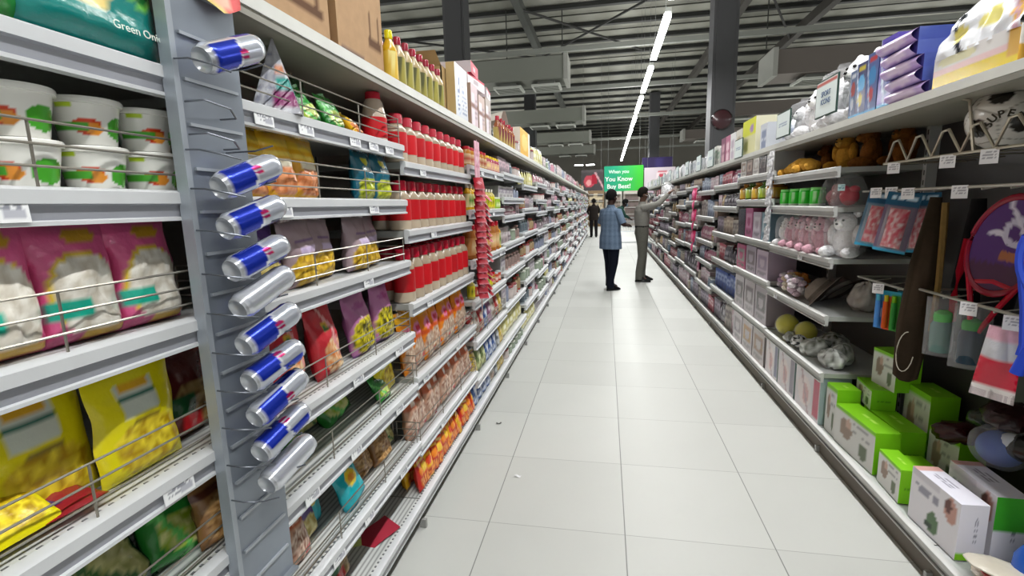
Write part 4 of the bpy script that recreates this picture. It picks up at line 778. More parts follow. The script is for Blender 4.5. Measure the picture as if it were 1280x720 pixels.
# --- second shelf unit (y 3.95 .. 4.96)
K2 = ry(2)
def rowR(y0, y1, z, items, where):
    n = len(items)
    for i, (nm, kind, c, c2, h) in enumerate(items):
        y = y1-(i+.5)*(y1-y0)/n; w = (y1-y0)/n*.92
        if kind == 'c': p = carton(nm, w, .2, h, c, pat(c, ('rect', .12, .88, .3, .85, c2), ('ell', .5, .55, .25, .15, c), ('lines', .15, .85, .08, .24, 2, mixc(c, '202020', .5), 9), seed=i), mixc(c, '404040', .3), mixc(c, 'ffffff', .3), n=(12, 14), mat='gloss'); dp = .015
        elif kind == 'j': p = jar(nm, w*.45, h, c, pat(c2), c, parts=False, n=14, capr=.6); dp = .07
        else: p = pouch(nm, w, h, .05, pat(c, ('ell', .5, .5, .35, .25, c2), seed=i), c, seed=i*1.7, nx=8, ny=10, parts=False); dp = .05
        putR(p, f'{nm.replace("_", " ")}, {od(n-1-i)} along {where}', nm.split('_')[-1], y, z-.003, dp, group=f'goods on {where}')
rowR(K2+.05, ry(3)-.03, 1.65, [('white_mug_box', 'c', 'dcd8d4', 'a89488', .15), ('taupe_gift_box', 'c', '8f7a72', 'c8b0a4', .14), ('white_mug_box', 'c', 'e8e6e2', 'c4bcb8', .15), ('black_gift_box', 'c', '2a2628', '6a6260', .14), ('white_mug_box', 'c', 'd8d8d6', '9a9490', .15)], 'the second shelf of the third toy-side unit')
rowR(K2+.05, ry(3)-.03, 1.45, [('amber_bottle', 'j', '8a5a14', 'b08a1a', .14), ('green_bottle', 'j', '3f5a14', '8aa01e', .14), ('amber_bottle', 'j', '9a6414', 'c8a01e', .14), ('green_bottle', 'j', '4a6a18', '9ab02a', .14), ('amber_bottle', 'j', '7a4a10', 'a8841a', .14)], 'the third shelf of the third toy-side unit')
rowR(K2+.05, ry(3)-.03, 1.13, [('black_framed_box', 'c', '241a20', '3a2630', .24), ('pink_toy_box', 'c', 'b85a86', 'd88ab0', .25), ('clear_doll_box', 'c', 'c8b8c8', 'e8dce8', .22), ('blue_toy_box', 'c', '8aa8b8', 'c8dce4', .22)], 'the fourth shelf of the third toy-side unit')
rowR(K2+.05, ry(3)-.03, .835, [('magenta_toy_box', 'c', 'b8326a', '9a8a90', .22), ('photo_box', 'c', 'b0a0b0', '7a6a74', .23), ('lilac_toy_box', 'c', 'c8b4c8', '9a86a0', .22)], 'the fifth shelf of the third toy-side unit')
rowR(K2+.02, ry(3)-.02, .48, [('portrait_box', 'c', 'b4a8b0', '54484e', .29), ('portrait_box', 'c', 'c0b4bc', '6a5a60', .29), ('portrait_box', 'c', 'a89ca4', '4a4046', .29)], 'the sixth shelf of the third toy-side unit')
rowR(K2+.02, ry(3)-.02, .15, [('portrait_box', 'c', 'c8bcc4', '7a6a78', .27), ('picture_box', 'c', 'd0c4c8', 'b8843a', .27), ('portrait_box', 'c', 'c4b8b8', '8a5a2a', .27)], 'the base shelf of the third toy-side unit')

# --- hook section: bars, hooks and hanging goods
def bar(y0, y1, x, z, i):
    b = MB(); b.tube([(x, y0, z), (x, y1, z)], .006, 7, 'b8b4aa'); b.tube([(x, y0, z), (1.64, y0, z)], .005, 6, 'a8a49a'); b.tube([(x, y1, z), (1.64, y1, z)], .005, 6, 'a8a49a')
    for k in range(int((y1-y0)/.13)): b.tube([(x, y0+.06+k*.13, z), (x-.0, y0+.06+k*.13, z-.01), (x+.1, y0+.06+k*.13, z+.005)], .003, 5, 'c8c4ba')
    new('hook_bar', b.mesh('hook_bar', 'wire'), label=f'pale metal hook bar in the hook section, {["top", "middle", "lower"][i]} one', category='hook bar', group='hook bars of the toy side')
bar(1.2, 2.86, 1.30, 1.475, 0); bar(1.2, 2.32, 1.30, 1.06, 1); bar(2.34, 2.90, 1.33, 1.03, 2)
# zigzag basket with the football
b = MB(); pts = []
yy = 2.64
for k in range(9):
    pts += [(1.285, yy, 1.600), (1.285, yy-.05, 1.690), (1.285, yy-.085, 1.694)]; yy -= .165
b.tube(pts, .0058, 6, 'b7ad9c'); b.tube([(1.285, 2.66, 1.598), (1.285, 1.25, 1.598)], .0055, 6, 'b7ad9c'); b.tube([(1.285, 2.66, 1.598), (1.62, 2.66, 1.598)], .0055, 6, 'b7ad9c')
b.tube([(1.285, 2.08, 1.6), (1.285, 2.13, 1.78), (1.285, 2.17, 1.795)], .006, 6, 'b7ad9c')
f = MB()
for k in range(9): f.tube([(1.285, 2.6-.165*k, 1.598), (1.62, 2.6-.165*k, 1.598)], .003, 5, '9a9284')
r = new('ball_basket', None, label='pale wire basket with a zigzag front, holding the football', category='wire basket')
new('zigzag_front', b.mesh('zigzag_front', 'wire'), r); new('basket_floor', f.mesh('basket_floor', 'wire'), r)
IC = [Vector(v).normalized() for v in [(0, s1*1, s2*1.618) for s1 in (1, -1) for s2 in (1, -1)]+[(s1*1, s2*1.618, 0) for s1 in (1, -1) for s2 in (1, -1)]+[(s2*1.618, 0, s1*1) for s1 in (1, -1) for s2 in (1, -1)]]
def ballcol(u, v):
    a, b_ = 2*PI*u, PI*(v-.5); p = Vector((math.cos(b_)*math.cos(a), math.cos(b_)*math.sin(a), math.sin(b_)))
    d = sorted(p.angle(c) for c in IC)
    if d[0] < .30: return C('2a2620')
    return C('9c978c') if d[1]-d[0] < .035 and d[0] > .36 else C('dedad2')
b = MB(); b.grid(lambda u, v: (.11*math.cos(PI*(v-.5))*math.cos(2*PI*u), .11*math.cos(PI*(v-.5))*math.sin(2*PI*u), .11*math.sin(PI*(v-.5))), 84, 56, ballcol)
r = put(('football', [('ball_skin', b.mesh('ball_skin', 'gloss'))]), 'black and white football resting in the zigzag wire basket', 'ball', (1.40, 2.125, 1.713), (R(25), R(10), R(28)))
rm = Euler(r.rotation_euler).to_matrix().inverted()
for k, ch in enumerate('SUPER'):
    d = (Vector((0, 0, HC))-Vector(r.location)).normalized(); side = Vector((0, 0, 1)).cross(d).normalized(); upv = d.cross(side).normalized()
    a = R(165-30*k); p = (d-.28*upv+.42*(side*math.cos(a)+upv*math.sin(a))).normalized()
    tx = (side*math.sin(a)-upv*math.cos(a)); nz = p; tx = (tx-nz*tx.dot(nz)).normalized(); ty = nz.cross(tx)
    m = Matrix((tx, ty, nz)).transposed().to_4x4(); m.translation = Vector(r.location)+p*.1115
    o = new('lettering', textmesh(ch, .034, '3a3428', bold=.001), r); o.matrix_parent_inverse = Matrix(); o.matrix_local = (Matrix.Translation(r.location) @ r.rotation_euler.to_matrix().to_4x4()).inverted() @ m
# price cards on bars
for i, (x, y, z) in enumerate(((1.28, 2.55, 1.575), (1.28, 2.19, 1.575), (1.28, 1.98, 1.575), (1.29, 2.12, 1.46), (1.29, 2.70, 1.468), (1.29, 2.57, 1.467), (1.29, 2.44, 1.46), (1.29, 2.0, 1.045), (1.31, 2.64, 1.01), (1.29, 1.80, 1.04))):
    put(('price_card', CARDS[i % 2]), f'small pale price card in the hook section, {["first below the zigzag", "second below the zigzag", "third below the football", "on the top bar under the football", "on the top bar by the far end", "second on the top bar", "third on the top bar", "on the middle bar by green caps", "on the pen pack bar", "last on the middle bar"][i]}', 'price card', (x-.008, y, z), (0, 0, rz('R')[2]+R(40)), 1.1, 'pale price cards in the hook section')
# blister packs
def blister(w, h, head, body, item, seed):
    b = MB(); b.box(-w/2, -.0015, -h, w/2, 0, 0, 'dce8ee', front=pat(body, ('band', .78, 1, head), ('band', 0, .06, '3aa0c8'), ('lines', .1, .9, .84, .94, 1, 'c8e0f0', 18), seed=seed), n=(16, 30))
    k = MB(); k.grid(lambda u, v: ((u-.5)*w*.6, -.002-.03*(math.sin(PI*u)*math.sin(PI*v))**.5, -h*.92+h*.66*v), 12, 16, lambda u, v: mixc(item, 'f6dede', max(0, min(1, .2+1.3*noise.noise(Vector((u*6, v*9, seed)))))))
    c = MB(); c.grid(lambda u, v: ((u-.5)*w*.8, -.004-.045*(math.sin(PI*u)*math.sin(PI*v))**.35, -h*.95+h*.72*v), 12, 14, 'ffffff')
    return ('blister_pack', [('backing_card', b.mesh('backing_card', 'card')), ('toy_pieces', k.mesh('toy_pieces', 'gloss')), ('clear_blister', c.mesh('clear_blister', 'wrap'))])
BL1, BL2 = blister(.125, .27, '155a80', '5f7f96', 'd83a54', 1), blister(.125, .27, '0f5578', '6a5a70', 'd0304a', 5)
put(BL1, 'teal-headed blister pack with red pieces, at the far end of the top bar', 'blister pack', (1.33, 2.72, 1.47), (R(-4), R(9), rz('R')[2]+R(48)), 1, 'teal-headed blister packs with red pieces')
put(BL2, 'teal-headed blister pack with red pieces, second on the top bar', 'blister pack', (1.31, 2.51, 1.46), (R(4), R(10), rz('R')[2]+R(52)), 1.0, 'teal-headed blister packs with red pieces')
put(BL2, 'teal-headed blister pack hanging behind the second one', 'blister pack', (1.40, 2.54, 1.46), (0, 0, rz('R')[2]+R(42)), 1.0)
# long dark bat sleeve with gold edging
b = MB(); b.loft([((0, 0, -.80), .02, .012), ((0, 0, -.78), .045, .02), ((0, 0, -.55), .060, .028), ((0, 0, -.3), .052, .026), ((0, 0, -.12), .032, .022), ((0, 0, 0), .020, .018)], 20, lambda u, v: C('2e2419') if noise.noise(Vector((u*6, v*20, 2))) > -.2 else C('43362a'))
g = MB(); g.tube([(.034, -.018, -.02), (.046, -.024, -.16), (.058, -.026, -.35), (.062, -.028, -.55)], .012, 6, '80663a'); s_ = MB(); s_.tube([(-.01+.03*math.cos(a), -.030, -.66+.09*math.sin(a)) for a in [R(90+k*20) for k in range(14)]], .002, 5, 'b8b0a0')
put(('bat_sleeve', [('sleeve', b.mesh('sleeve', 'cloth')), ('gold_edging', g.mesh('gold_edging', 'cloth')), ('stitched_curve', s_.mesh('stitched_curve', 'plain'))]), 'long dark brown bat sleeve with gold edging, hanging by its narrow end', 'bat sleeve', (1.32, 2.315, 1.44), (R(2), R(3), rz('R')[2]+R(53)))
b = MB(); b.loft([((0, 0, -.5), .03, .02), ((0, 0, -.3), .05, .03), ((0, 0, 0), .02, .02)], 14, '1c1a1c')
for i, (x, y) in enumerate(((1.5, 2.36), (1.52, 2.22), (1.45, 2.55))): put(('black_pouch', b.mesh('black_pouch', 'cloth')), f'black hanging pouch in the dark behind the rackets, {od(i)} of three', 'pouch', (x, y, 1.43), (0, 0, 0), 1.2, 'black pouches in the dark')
# rackets
def racket(fc, fc2, cover):
    fr = MB(); n = 40; A, B_ = .118, .150
    def ringc(i): a = 2*PI*i/n; return (A*math.cos(a), 0, B_*math.sin(a))
    fr.tube([ringc(i) for i in range(n+1)], .011, 8, fc, cap=False)
    for s in (-1, 1): fr.tube([(s*.085, 0, -.105), (s*.05, 0, -.18), (s*.016, 0, -.27), (s*.012, 0, -.30)], .010, 7, fc2)
    fr.tube([(-.07, 0, -.125), (0, 0, -.112), (.07, 0, -.125)], .008, 6, fc2)
    h = MB(); h.tube([(0, 0, -.27), (0, 0, -.29), (0, 0, -.35)], .015, 9, fc2)
    st = MB()
    for k in range(-8, 9):
        x = k*.0135; q = max(0, 1-(x/A)**2)**.5*B_
        st.tube([(x, 0, -q), (x, 0, q)], .0009, 3, 'e8e0e8')
    for k in range(-10, 11):
        z = k*.0138; q = max(0, 1-(z/B_)**2)**.5*A
        st.tube([(-q, .001, z), (q, .001, z)], .0009, 3, 'e8e0e8')
    cv = MB()
    def CP_(u, v):
        a = 2*PI*u; return (A*.93*v*math.cos(a), -.004, B_*.93*v*math.sin(a))
    def cc(u, v):
        a = 2*PI*u; x, z = v*math.cos(a), v*math.sin(a); f_ = pat(cover, ('ell', .62, .66, .24, .17, 'd8cfe4'), ('ell', .62, .66, .16, .10, cover), ('rect', .45, .85, .34, .44, 'b8704a'), ('rect', .60, .8, .9, .98, 'd8d4d0'), ('band', .0, .3, '57304e'), ('diag', 1.3, 1.36, 1, 'e8e0f0'), ('rect', .2, .4, .6, .66, 'e8e0f0'))
        return f_(x/2+.5, z/2+.5)
    cv.grid(CP_, 48, 14, cc)
    return ('toy_racket', [('racket_frame', fr.mesh('racket_frame', 'gloss')), ('handle', h.mesh('racket_handle', 'plain')), ('strings', st.mesh('racket_strings', 'plain')), ('printed_card', cv.mesh('printed_card', 'gloss'))])
put(racket('9c1430', 'c01230', '5c3378'), 'red-framed toy racket with a purple printed card in its strings', 'racket', (1.385, 2.02, 1.265), (R(-4), R(9), rz('R')[2]+R(42)), (.84, 1, 1.15))
put(racket('2c4cc8', '2444c0', '7a66b0'), 'blue-framed toy racket with yellow marks, partly in front of the red one', 'racket', (1.33, 1.655, 1.285), (R(-4), R(14), rz('R')[2]+R(32)), 1.15)
b = MB(); b.tube([(0, 0, .0), (-.02, -.01, -.13), (-.03, -.01, -.24), (-.02, 0, -.34)], .013, 8, 'c41630')
put(('red_strap', b.mesh('red_strap', 'cloth')), 'curved red strap hanging beside the red racket', 'strap', (1.44, 2.30, 1.27), (0, 0, 0), 1.0)
# green-capped bottles in clear bags
def bagged(cap, body, w=.10, h=.22):
    b = MB(); b.lathe([(0, -h+.02), (.032, -h+.02), (.034, -h+.04), (.034, -.10), (.026, -.085), (.024, -.08)], 18, pat(body, ('ell', .9, -h+.06, .08, .02, 'c8e0d8'))); c = MB(); c.lathe([(.026, -.088), (.028, -.07), (.026, -.055), (.012, -.045), (0, -.045)], 16, cap)
    k = MB()
    for s in (-1, 1): k.grid(lambda u, v: ((u-.5)*w, s*.042*(math.sin(PI*u))**.6*(math.sin(PI*min(1, .08+v*.9)))**.5, -h*v), 10, 12, 'ffffff')
    return ('bagged_bottle', [('bottle_body', b.mesh('bottle_body', 'gloss')), ('cap', c.mesh('bottle_cap', 'gloss')), ('clear_bag', k.mesh('bottle_bag', 'wrap'))])
put(bagged('3fb53a', '5f7f78'), 'green-capped bottle in a clear bag, first on the middle bar', 'bottle', (1.325, 2.20, 1.045), (R(3), 0, rz('R')[2]+R(48)), 1.1)
put(bagged('2f9a34', '1f3a4a'), 'green-capped dark bottle in a clear bag, second on the middle bar', 'bottle', (1.34, 2.06, 1.045), (R(-3), 0, rz('R')[2]+R(48)), 1.1)
b = MB(); b.grid(lambda u, v: ((u-.5)*.12*(1+.3*v), -.03*math.sin(PI*u)*math.sin(PI*min(1, v+.15)), -.25*v), 14, 20, pat('c8c8ce', ('band', .45, .85, 'cc1236'), ('band', .85, 1, 'ece4e2'), ('band', 0, .18, 'd8a8b8')))
b.grid(lambda u, v: ((.5-u)*.12*(1+.3*v), .02*math.sin(PI*u)*math.sin(PI*min(1, v+.15)), -.25*v), 8, 10, 'b8a8ac'); RW = b.mesh('red_white_pack', 'film')
put(('toy_bag', RW), 'hanging bag of crimson and white pieces below the blue racket', 'toy bag', (1.29, 1.83, 1.015), (0, R(4), rz('R')[2]+R(38)), (.75, 1, 1))
put(('toy_bag', RW), 'second hanging bag of crimson and white pieces, tucked behind', 'toy bag', (1.36, 1.74, 1.02), (0, R(-6), rz('R')[2]+R(28)), 1.0)
# pen pack
b = MB(); b.box(-.058, -.002, -.19, .058, 0, 0, '3a78c0', front=pat('3f86cc', ('band', .86, 1, '3ab0d0'), ('rect', .36, .66, 0, .86, 'e8562a'), ('rect', .66, 1, 0, .9, '4aa03a'), ('rect', 0, .3, .3, .5, 'c8d4e8')), n=(18, 18)); parts_ = [('backing_card', b.mesh('pen_card', 'card'))]
for j, (c, cp) in enumerate((('4a90e0', '58c4e0'), ('f0641e', 'e8d020'), ('3aa040', '8ad020'))):
    k = MB(); k.tube([(-.035+.036*j, -.014, -.18), (-.035+.036*j, -.014, -.05)], .012, 9, c); k.tube([(-.035+.036*j, -.014, -.05), (-.035+.036*j, -.014, -.02)], .009, 9, cp); parts_.append(('marker_pen', k.mesh('marker_pen', 'gloss')))
put(('pen_pack', parts_), 'pack of blue, orange and green markers hanging at the shelf end', 'pen pack', (1.34, 2.62, 1.0), (0, 0, rz('R')[2]+R(30)), 1.0)
put(('pen_pack', parts_), 'second marker pack half hidden behind the first', 'pen pack', (1.42, 2.58, 1.0), (0, 0, rz('R')[2]+R(48)), 1.0)

# --- base shelf of the hook section: green and white boxes
LG = '86d018'; LGd = '5da312'
def gbox(lab, y0, y1, x0, x1, z0, z1, kind='g', yaw=0):
    w, d, h = y1-y0, x1-x0, z1-z0                # front = aisle face
    b = MB(); x = w/2
    if kind == 'g':
        fr = pat('dcdcd8', ('ell', .3, .55, .16, .26, '9a8678'), ('ell', .36, .7, .08, .12, 'c8a898'), ('ell', .75, .3, .1, .2, '6f7a62'), ('lines', .5, .9, .55, .85, 3, 'a0a0a0', 12), ('band', .93, 1, LG), seed=y0*9)
        b.box(-x, 0, 0, x, d, h, LG, front=fr, side=pat(LG, ('lines', .2, .8, .35, .5, 1, LGd, 12)), top=pat(LG, ('lines', .35, .7, .4, .6, 1, 'b8e860', 12)), n=(22, 16))
    else:
        fr = pat('ebe8ee', ('ell', .84, .74, .12, .22, 'c8988c'), ('ell', .78, .8, .07, .12, '6a4440'), ('ell', .52, .26, .12, .20, '5e7a58'), ('ell', .45, .18, .08, .06, '38483a'), ('lines', .1, .6, .6, .8, 2, '9a98a8', 12), ('rect', 0, .6, .88, 1, 'd8d4dc'), seed=y0*7)
        b.box(-x, 0, 0, x, d, h, 'ece9ef', front=fr, side=pat('e9e6ee', ('lines', .55, .68, .3, .8, 5, '8a8896', 20), ('band', 0, .12, LG) if kind == 'w' else ('band', .5, 1, '3fae2a')), top=pat('e8e6f2', ('lines', .2, .6, .3, .7, 3, 'a8a4b4', 12), ('rect', .0, .12, 0, 1, 'd8a8a0')), n=(26, 20))
    put(('green_toy_box' if kind == 'g' else 'white_toy_box', b.mesh('toy_box', 'card')), lab, 'toy box', ((x0), (y0+y1)/2, z0), (0, 0, rz('R')[2]+R(yaw)), 1, None)
gbox('white toy box with pictures on the base shelf, nearest the loose packets', 1.845, 2.11, 1.235, 1.325, .152, .37, 'w', 2)
gbox('white and green toy box in the second row, behind the nearest white box', 1.86, 2.12, 1.36, 1.46, .152, .40, 'wg', -2)
gbox('lime green box standing just behind the nearest white box', 2.19, 2.38, 1.24, 1.315, .152, .305, 'g', -3)
gbox('lime green box in the second row beside the white boxes', 2.16, 2.40, 1.345, 1.43, .152, .27, 'g', 0)
gbox('long white-fronted box with lime top, front one of the wide pair', 2.42, 2.78, 1.235, 1.345, .152, .36, 'g', 3)
gbox('long lime-topped box in the second row, beside the wide pair', 2.45, 2.77, 1.355, 1.47, .152, .36, 'g', 0)
gbox('small lime box on the base shelf against the shelving end', 2.80, 2.925, 1.235, 1.35, .152, .425, 'g', 0)
gbox('small lime box in the second row by the shelving end', 2.70, 2.90, 1.36, 1.47, .362, .47, 'g', -6)
gbox('tall lime box standing highest, against the end of the shelves', 2.66, 2.84, 1.42, 1.54, .472, .66, 'g', 6)
gbox('shaded green box right behind the tall lime one', 2.50, 2.70, 1.50, 1.62, .152, .52, 'g', 0)
gbox('shaded green box deep on the base shelf', 2.28, 2.46, 1.49, 1.60, .152, .40, 'g', 4)
gbox('green and white box at the near end, deep on the base', 1.62, 1.86, 1.48, 1.60, .152, .52, 'wg', -6)
b = MB(); b.ell((0, 0, .07), (.075, .075, .07), '3a5aa8', 24); b.ell((.0, -.03, .10), (.05, .045, .045), 'dfe4f0', 18)
k = MB(); k.ell((0, 0, .075), (.10, .095, .085), 'ffffff', 20, lump=.12)
put(('blue_toy_ball', [('ball', b.mesh('blue_ball', 'gloss')), ('clear_bag', k.mesh('blue_bag', 'wrap'))]), 'blue and white round toy in a clear bag behind the white boxes', 'toy', (1.515, 2.10, .40), (0, 0, .4))
for i in range(6):
    b = MB(); b.T = Matrix.Translation((0, 0, 0)); b.ell((0, 0, .014), (.085, .06, .013), ['d8cdb8', 'cfc0a8', 'b83a3a', 'd8d0c0', '4aa02a', 'c8b8a0'][i], 16, lump=.15, seed=i)
    put(('soft_packet', b.mesh('soft_packet', 'film')), ['cream', 'tan', 'red-edged', 'pale', 'lime', 'beige'][i]+' soft packet lying in the pile on the base shelf edge', 'packet', (1.275+.012*(i % 3), 1.68+.022*(i % 2)-(.13 if i > 3 else 0), .150+.024*(i if i < 4 else i-4)), (0, 0, rz('R')[2]+.3*i))
for i, (x, y, z, c) in enumerate(((1.36, 1.70, .152, '2a62c8'), (1.38, 1.60, .152, 'c8862a'), (1.45, 1.72, .152, '3a9ad0'))):
    b = MB(); b.lathe([(0, 0), (.04, .0), (.045, .05), (.04, .12), (.02, .16), (0, .165)], 16, c); put(('toy_bottle', b.mesh('toy_bottle', 'gloss')), ['blue', 'orange-brown', 'sky blue'][i]+' rounded plastic bottle at the end of the base shelf', 'bottle', (x, y, z), (0, 0, 0), 1.1)
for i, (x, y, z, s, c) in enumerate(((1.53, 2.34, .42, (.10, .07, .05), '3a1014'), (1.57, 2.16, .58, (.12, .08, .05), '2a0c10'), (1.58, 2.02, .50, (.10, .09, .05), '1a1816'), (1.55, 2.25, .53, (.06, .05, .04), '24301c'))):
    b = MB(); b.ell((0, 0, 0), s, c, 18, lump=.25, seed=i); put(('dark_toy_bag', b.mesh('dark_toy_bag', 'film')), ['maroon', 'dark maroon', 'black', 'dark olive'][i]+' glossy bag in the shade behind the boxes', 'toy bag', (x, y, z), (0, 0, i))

# ============================================================ the drink cans and their strip
def cancol(kind):
    def f(u, z):
        t = z/.134
        if t < .06 or t > .955: return C('d4d6dc')
        if kind == 's':
            c = mixc('b9bdc8', 'dfe2ea', .5+.5*math.sin(u*25)); return c
        s = u*2 % 1; q = 0 if s < .70 else 1; fr = s/.70 if q == 0 else (s-.70)/.30
        sep = fr < .03 or fr > .97; m = .52+.10*(fr-.5)*(1 if q else -1)
        if ((s-.38)/.11)**2+((t-.56)/.085)**2 < 1 and abs(s-.38) > .02: return C('b3206a') if noise.noise(Vector((u*40, t*16, 1))) > -.25 else C('c8122a')
        if abs(t-m) < .022 or sep: return C('eef0f6')
        return C('1d36b4') if (t > m) == bool(q) else C('c3c8d4')
    return f
def drink_can(kind):
    b = MB(); r0 = .0262
    pr = [(.0225, .006), (.0255, .012)]+[(r0, .014+.106*k/22) for k in range(23)]+[(.0235, .128), (.0215, .1325)]
    b.lathe(pr, 56, cancol(kind))
    e = MB(); e.lathe([(0, .010), (.012, .008), (.0185, .004), (.0205, .0), (.0222, .002), (.0226, .007)], 32, 'c2c5cb')
    t = MB(); t.lathe([(.0215, .1325), (.0225, .134), (.021, .1345), (.0195, .131), (0, .131)], 32, 'c8cbd2'); k = MB(); k.ell((.004, 0, .1325), (.010, .006, .0012), 'aeb2bb', 10)
    return ('drink_can', [('can_body', b.mesh('can_body', 'can')), ('can_bottom', e.mesh('can_bottom', 'can')), ('can_lid', t.mesh('can_lid', 'can'), [('ring_pull', k.mesh('ring_pull', 'can'))])])
CB, CS = drink_can('b'), drink_can('s')
STRIP_Y, CANS = .848, [1.731, 1.498, 1.419, 1.334, 1.255, 1.174, 1.094, 1.013, .930, .850]
b = MB(); b.box(-.80, .832, .55, -.785, 1.005, 2.35, '8f97a2'); b.box(-.80, .820, .55, -.775, .833, 2.35, 'aab1ba'); b.box(-.80, .833, .545, -.77, 1.005, .553, '8e949c')
for z in [.62+.083*k for k in range(20)]: b.box(-.786, .85, z, -.7795, .99, z+.006, 'b4bac2')
r = new('can_display_strip', None, label='tall silver-grey metal display strip carrying the drink cans', category='display strip')
new('metal_panel', b.mesh('metal_panel', 'zinc'), r)
w = MB()
for z in CANS+[1.60, 1.66, 1.57]:
    if z in (1.60, 1.66):
        w2 = MB(); w2.tube([(-.782, .845, z), (-.74, .845, z), (-.715, .88, z-.012), (-.745, .93, z-.02), (-.782, .93, z-.02)], .0020, 5, '70747c'); new('wire_holder', w2.mesh('wire_holder', 'wire'), r)
        continue
    w2 = MB(); w2.tube([(-.782, .825, z), (-.745, .825, z-.002), (-.715, .845, z-.010), (-.700, .875, z-.018)], .0018, 5, '5c6068')
    new('wire_holder', w2.mesh('wire_holder', 'wire'), r)
    w2 = MB(); w2.tube([(-.782, .935, z+.004), (-.72, .945, z+.006), (-.685, .955, z+.016)], .0018, 5, '5c6068'); new('wire_holder', w2.mesh('wire_holder', 'wire'), r)
AX = [(.10, .91, .40), (.17, .92, .35), (.14, .94, .30), (.11, .96, .29), (.15, .92, .36), (.18, .93, .33), (.14, .95, .25), (.16, .93, .33), (.11, .95, .29), (.10, .97, .24)]
for i, z in enumerate(CANS):
    m = Vector(AX[i]).normalized().to_track_quat('Z', 'Y').to_matrix(); tc_ = m.inverted() @ Vector((.738, -.849, HC-z)).normalized(); up_ = math.atan2(tc_.y, tc_.x)
    m = m @ Matrix.Rotation(up_-R(63)+R((8, -14, 5, -8, 0, 12, -30, 34, -36, 0)[i]), 3, 'Z')
    o = put(CS if i in (4, 9) else CB, f'{"all-silver" if i in (4, 9) else "blue and silver"} energy drink can, {["uppermost, set apart above two empty holders", "second from the top", "third from the top", "fourth from the top", "fifth from the top", "sixth from the top", "fourth from the bottom", "third from the bottom", "second from the bottom", "lowest"][i]}', 'drink can', (-.738, .849+.0035*i+(.006 if i == 9 else 0), z), tuple(m.to_euler()), 1.1, 'energy drink cans in the metal strip')
b = MB(); b.grid(lambda u, v: ((u-.5)*.12, -.02*math.sin(PI*u)*v, -.12*v*(1-.5*abs(u-.4))), 8, 8, pat('d83a3a', ('rect', 0, .4, 0, 1, 'eed87a'), ('ell', .3, .8, .3, .2, 'f2b8a0')))
put(('paper_flag', b.mesh('paper_flag', 'card')), 'small red and yellow paper hanging at the top of the silver strip', 'paper', (-.775, .96, 1.965), (0, 0, R(90)))
# ============================================================ people
def skin_mesh(name, pts, edges, mat, sub=2, root=0):
    """one continuous surface grown from joints: pts = {name: (pos, radius)}"""
    import bmesh
    ks = list(pts); me = D.meshes.new(name)
    me.from_pydata([pts[k][0] for k in ks], [(ks.index(a), ks.index(b_)) for a, b_ in edges], [])
    o = D.objects.new(name, me); LINK(o)
    o.modifiers.new('Skin', 'SKIN'); bm = bmesh.new(); bm.from_mesh(me); ly = bm.verts.layers.skin.verify(); bm.verts.ensure_lookup_table()
    for i, k in enumerate(ks):
        r_ = pts[k][1]; bm.verts[i][ly].radius = (r_, r_) if isinstance(r_, (int, float)) else r_; bm.verts[i][ly].use_root = (i == root)
    bm.to_mesh(me); bm.free()
    sm = o.modifiers.new('Sub', 'SUBSURF'); sm.levels = sub; sm.render_levels = sub
    dg = bpy.context.evaluated_depsgraph_get(); dg.update()
    m2 = D.meshes.new_from_object(o.evaluated_get(dg)); D.objects.remove(o); D.meshes.remove(me)
    m2.name = name; m2.polygons.foreach_set('use_smooth', [True]*len(m2.polygons)); return m2
def paint(me, fn, mat):
    for a in list(me.color_attributes): me.color_attributes.remove(a)
    a = me.color_attributes.new('Col', 'FLOAT_COLOR', 'CORNER'); buf = []
    for lp in me.loops: buf += [*C(fn(me.vertices[lp.vertex_index].co)), 1.]
    a.data.foreach_set('color', buf); me.materials.clear(); me.materials.append(M[mat]); return me

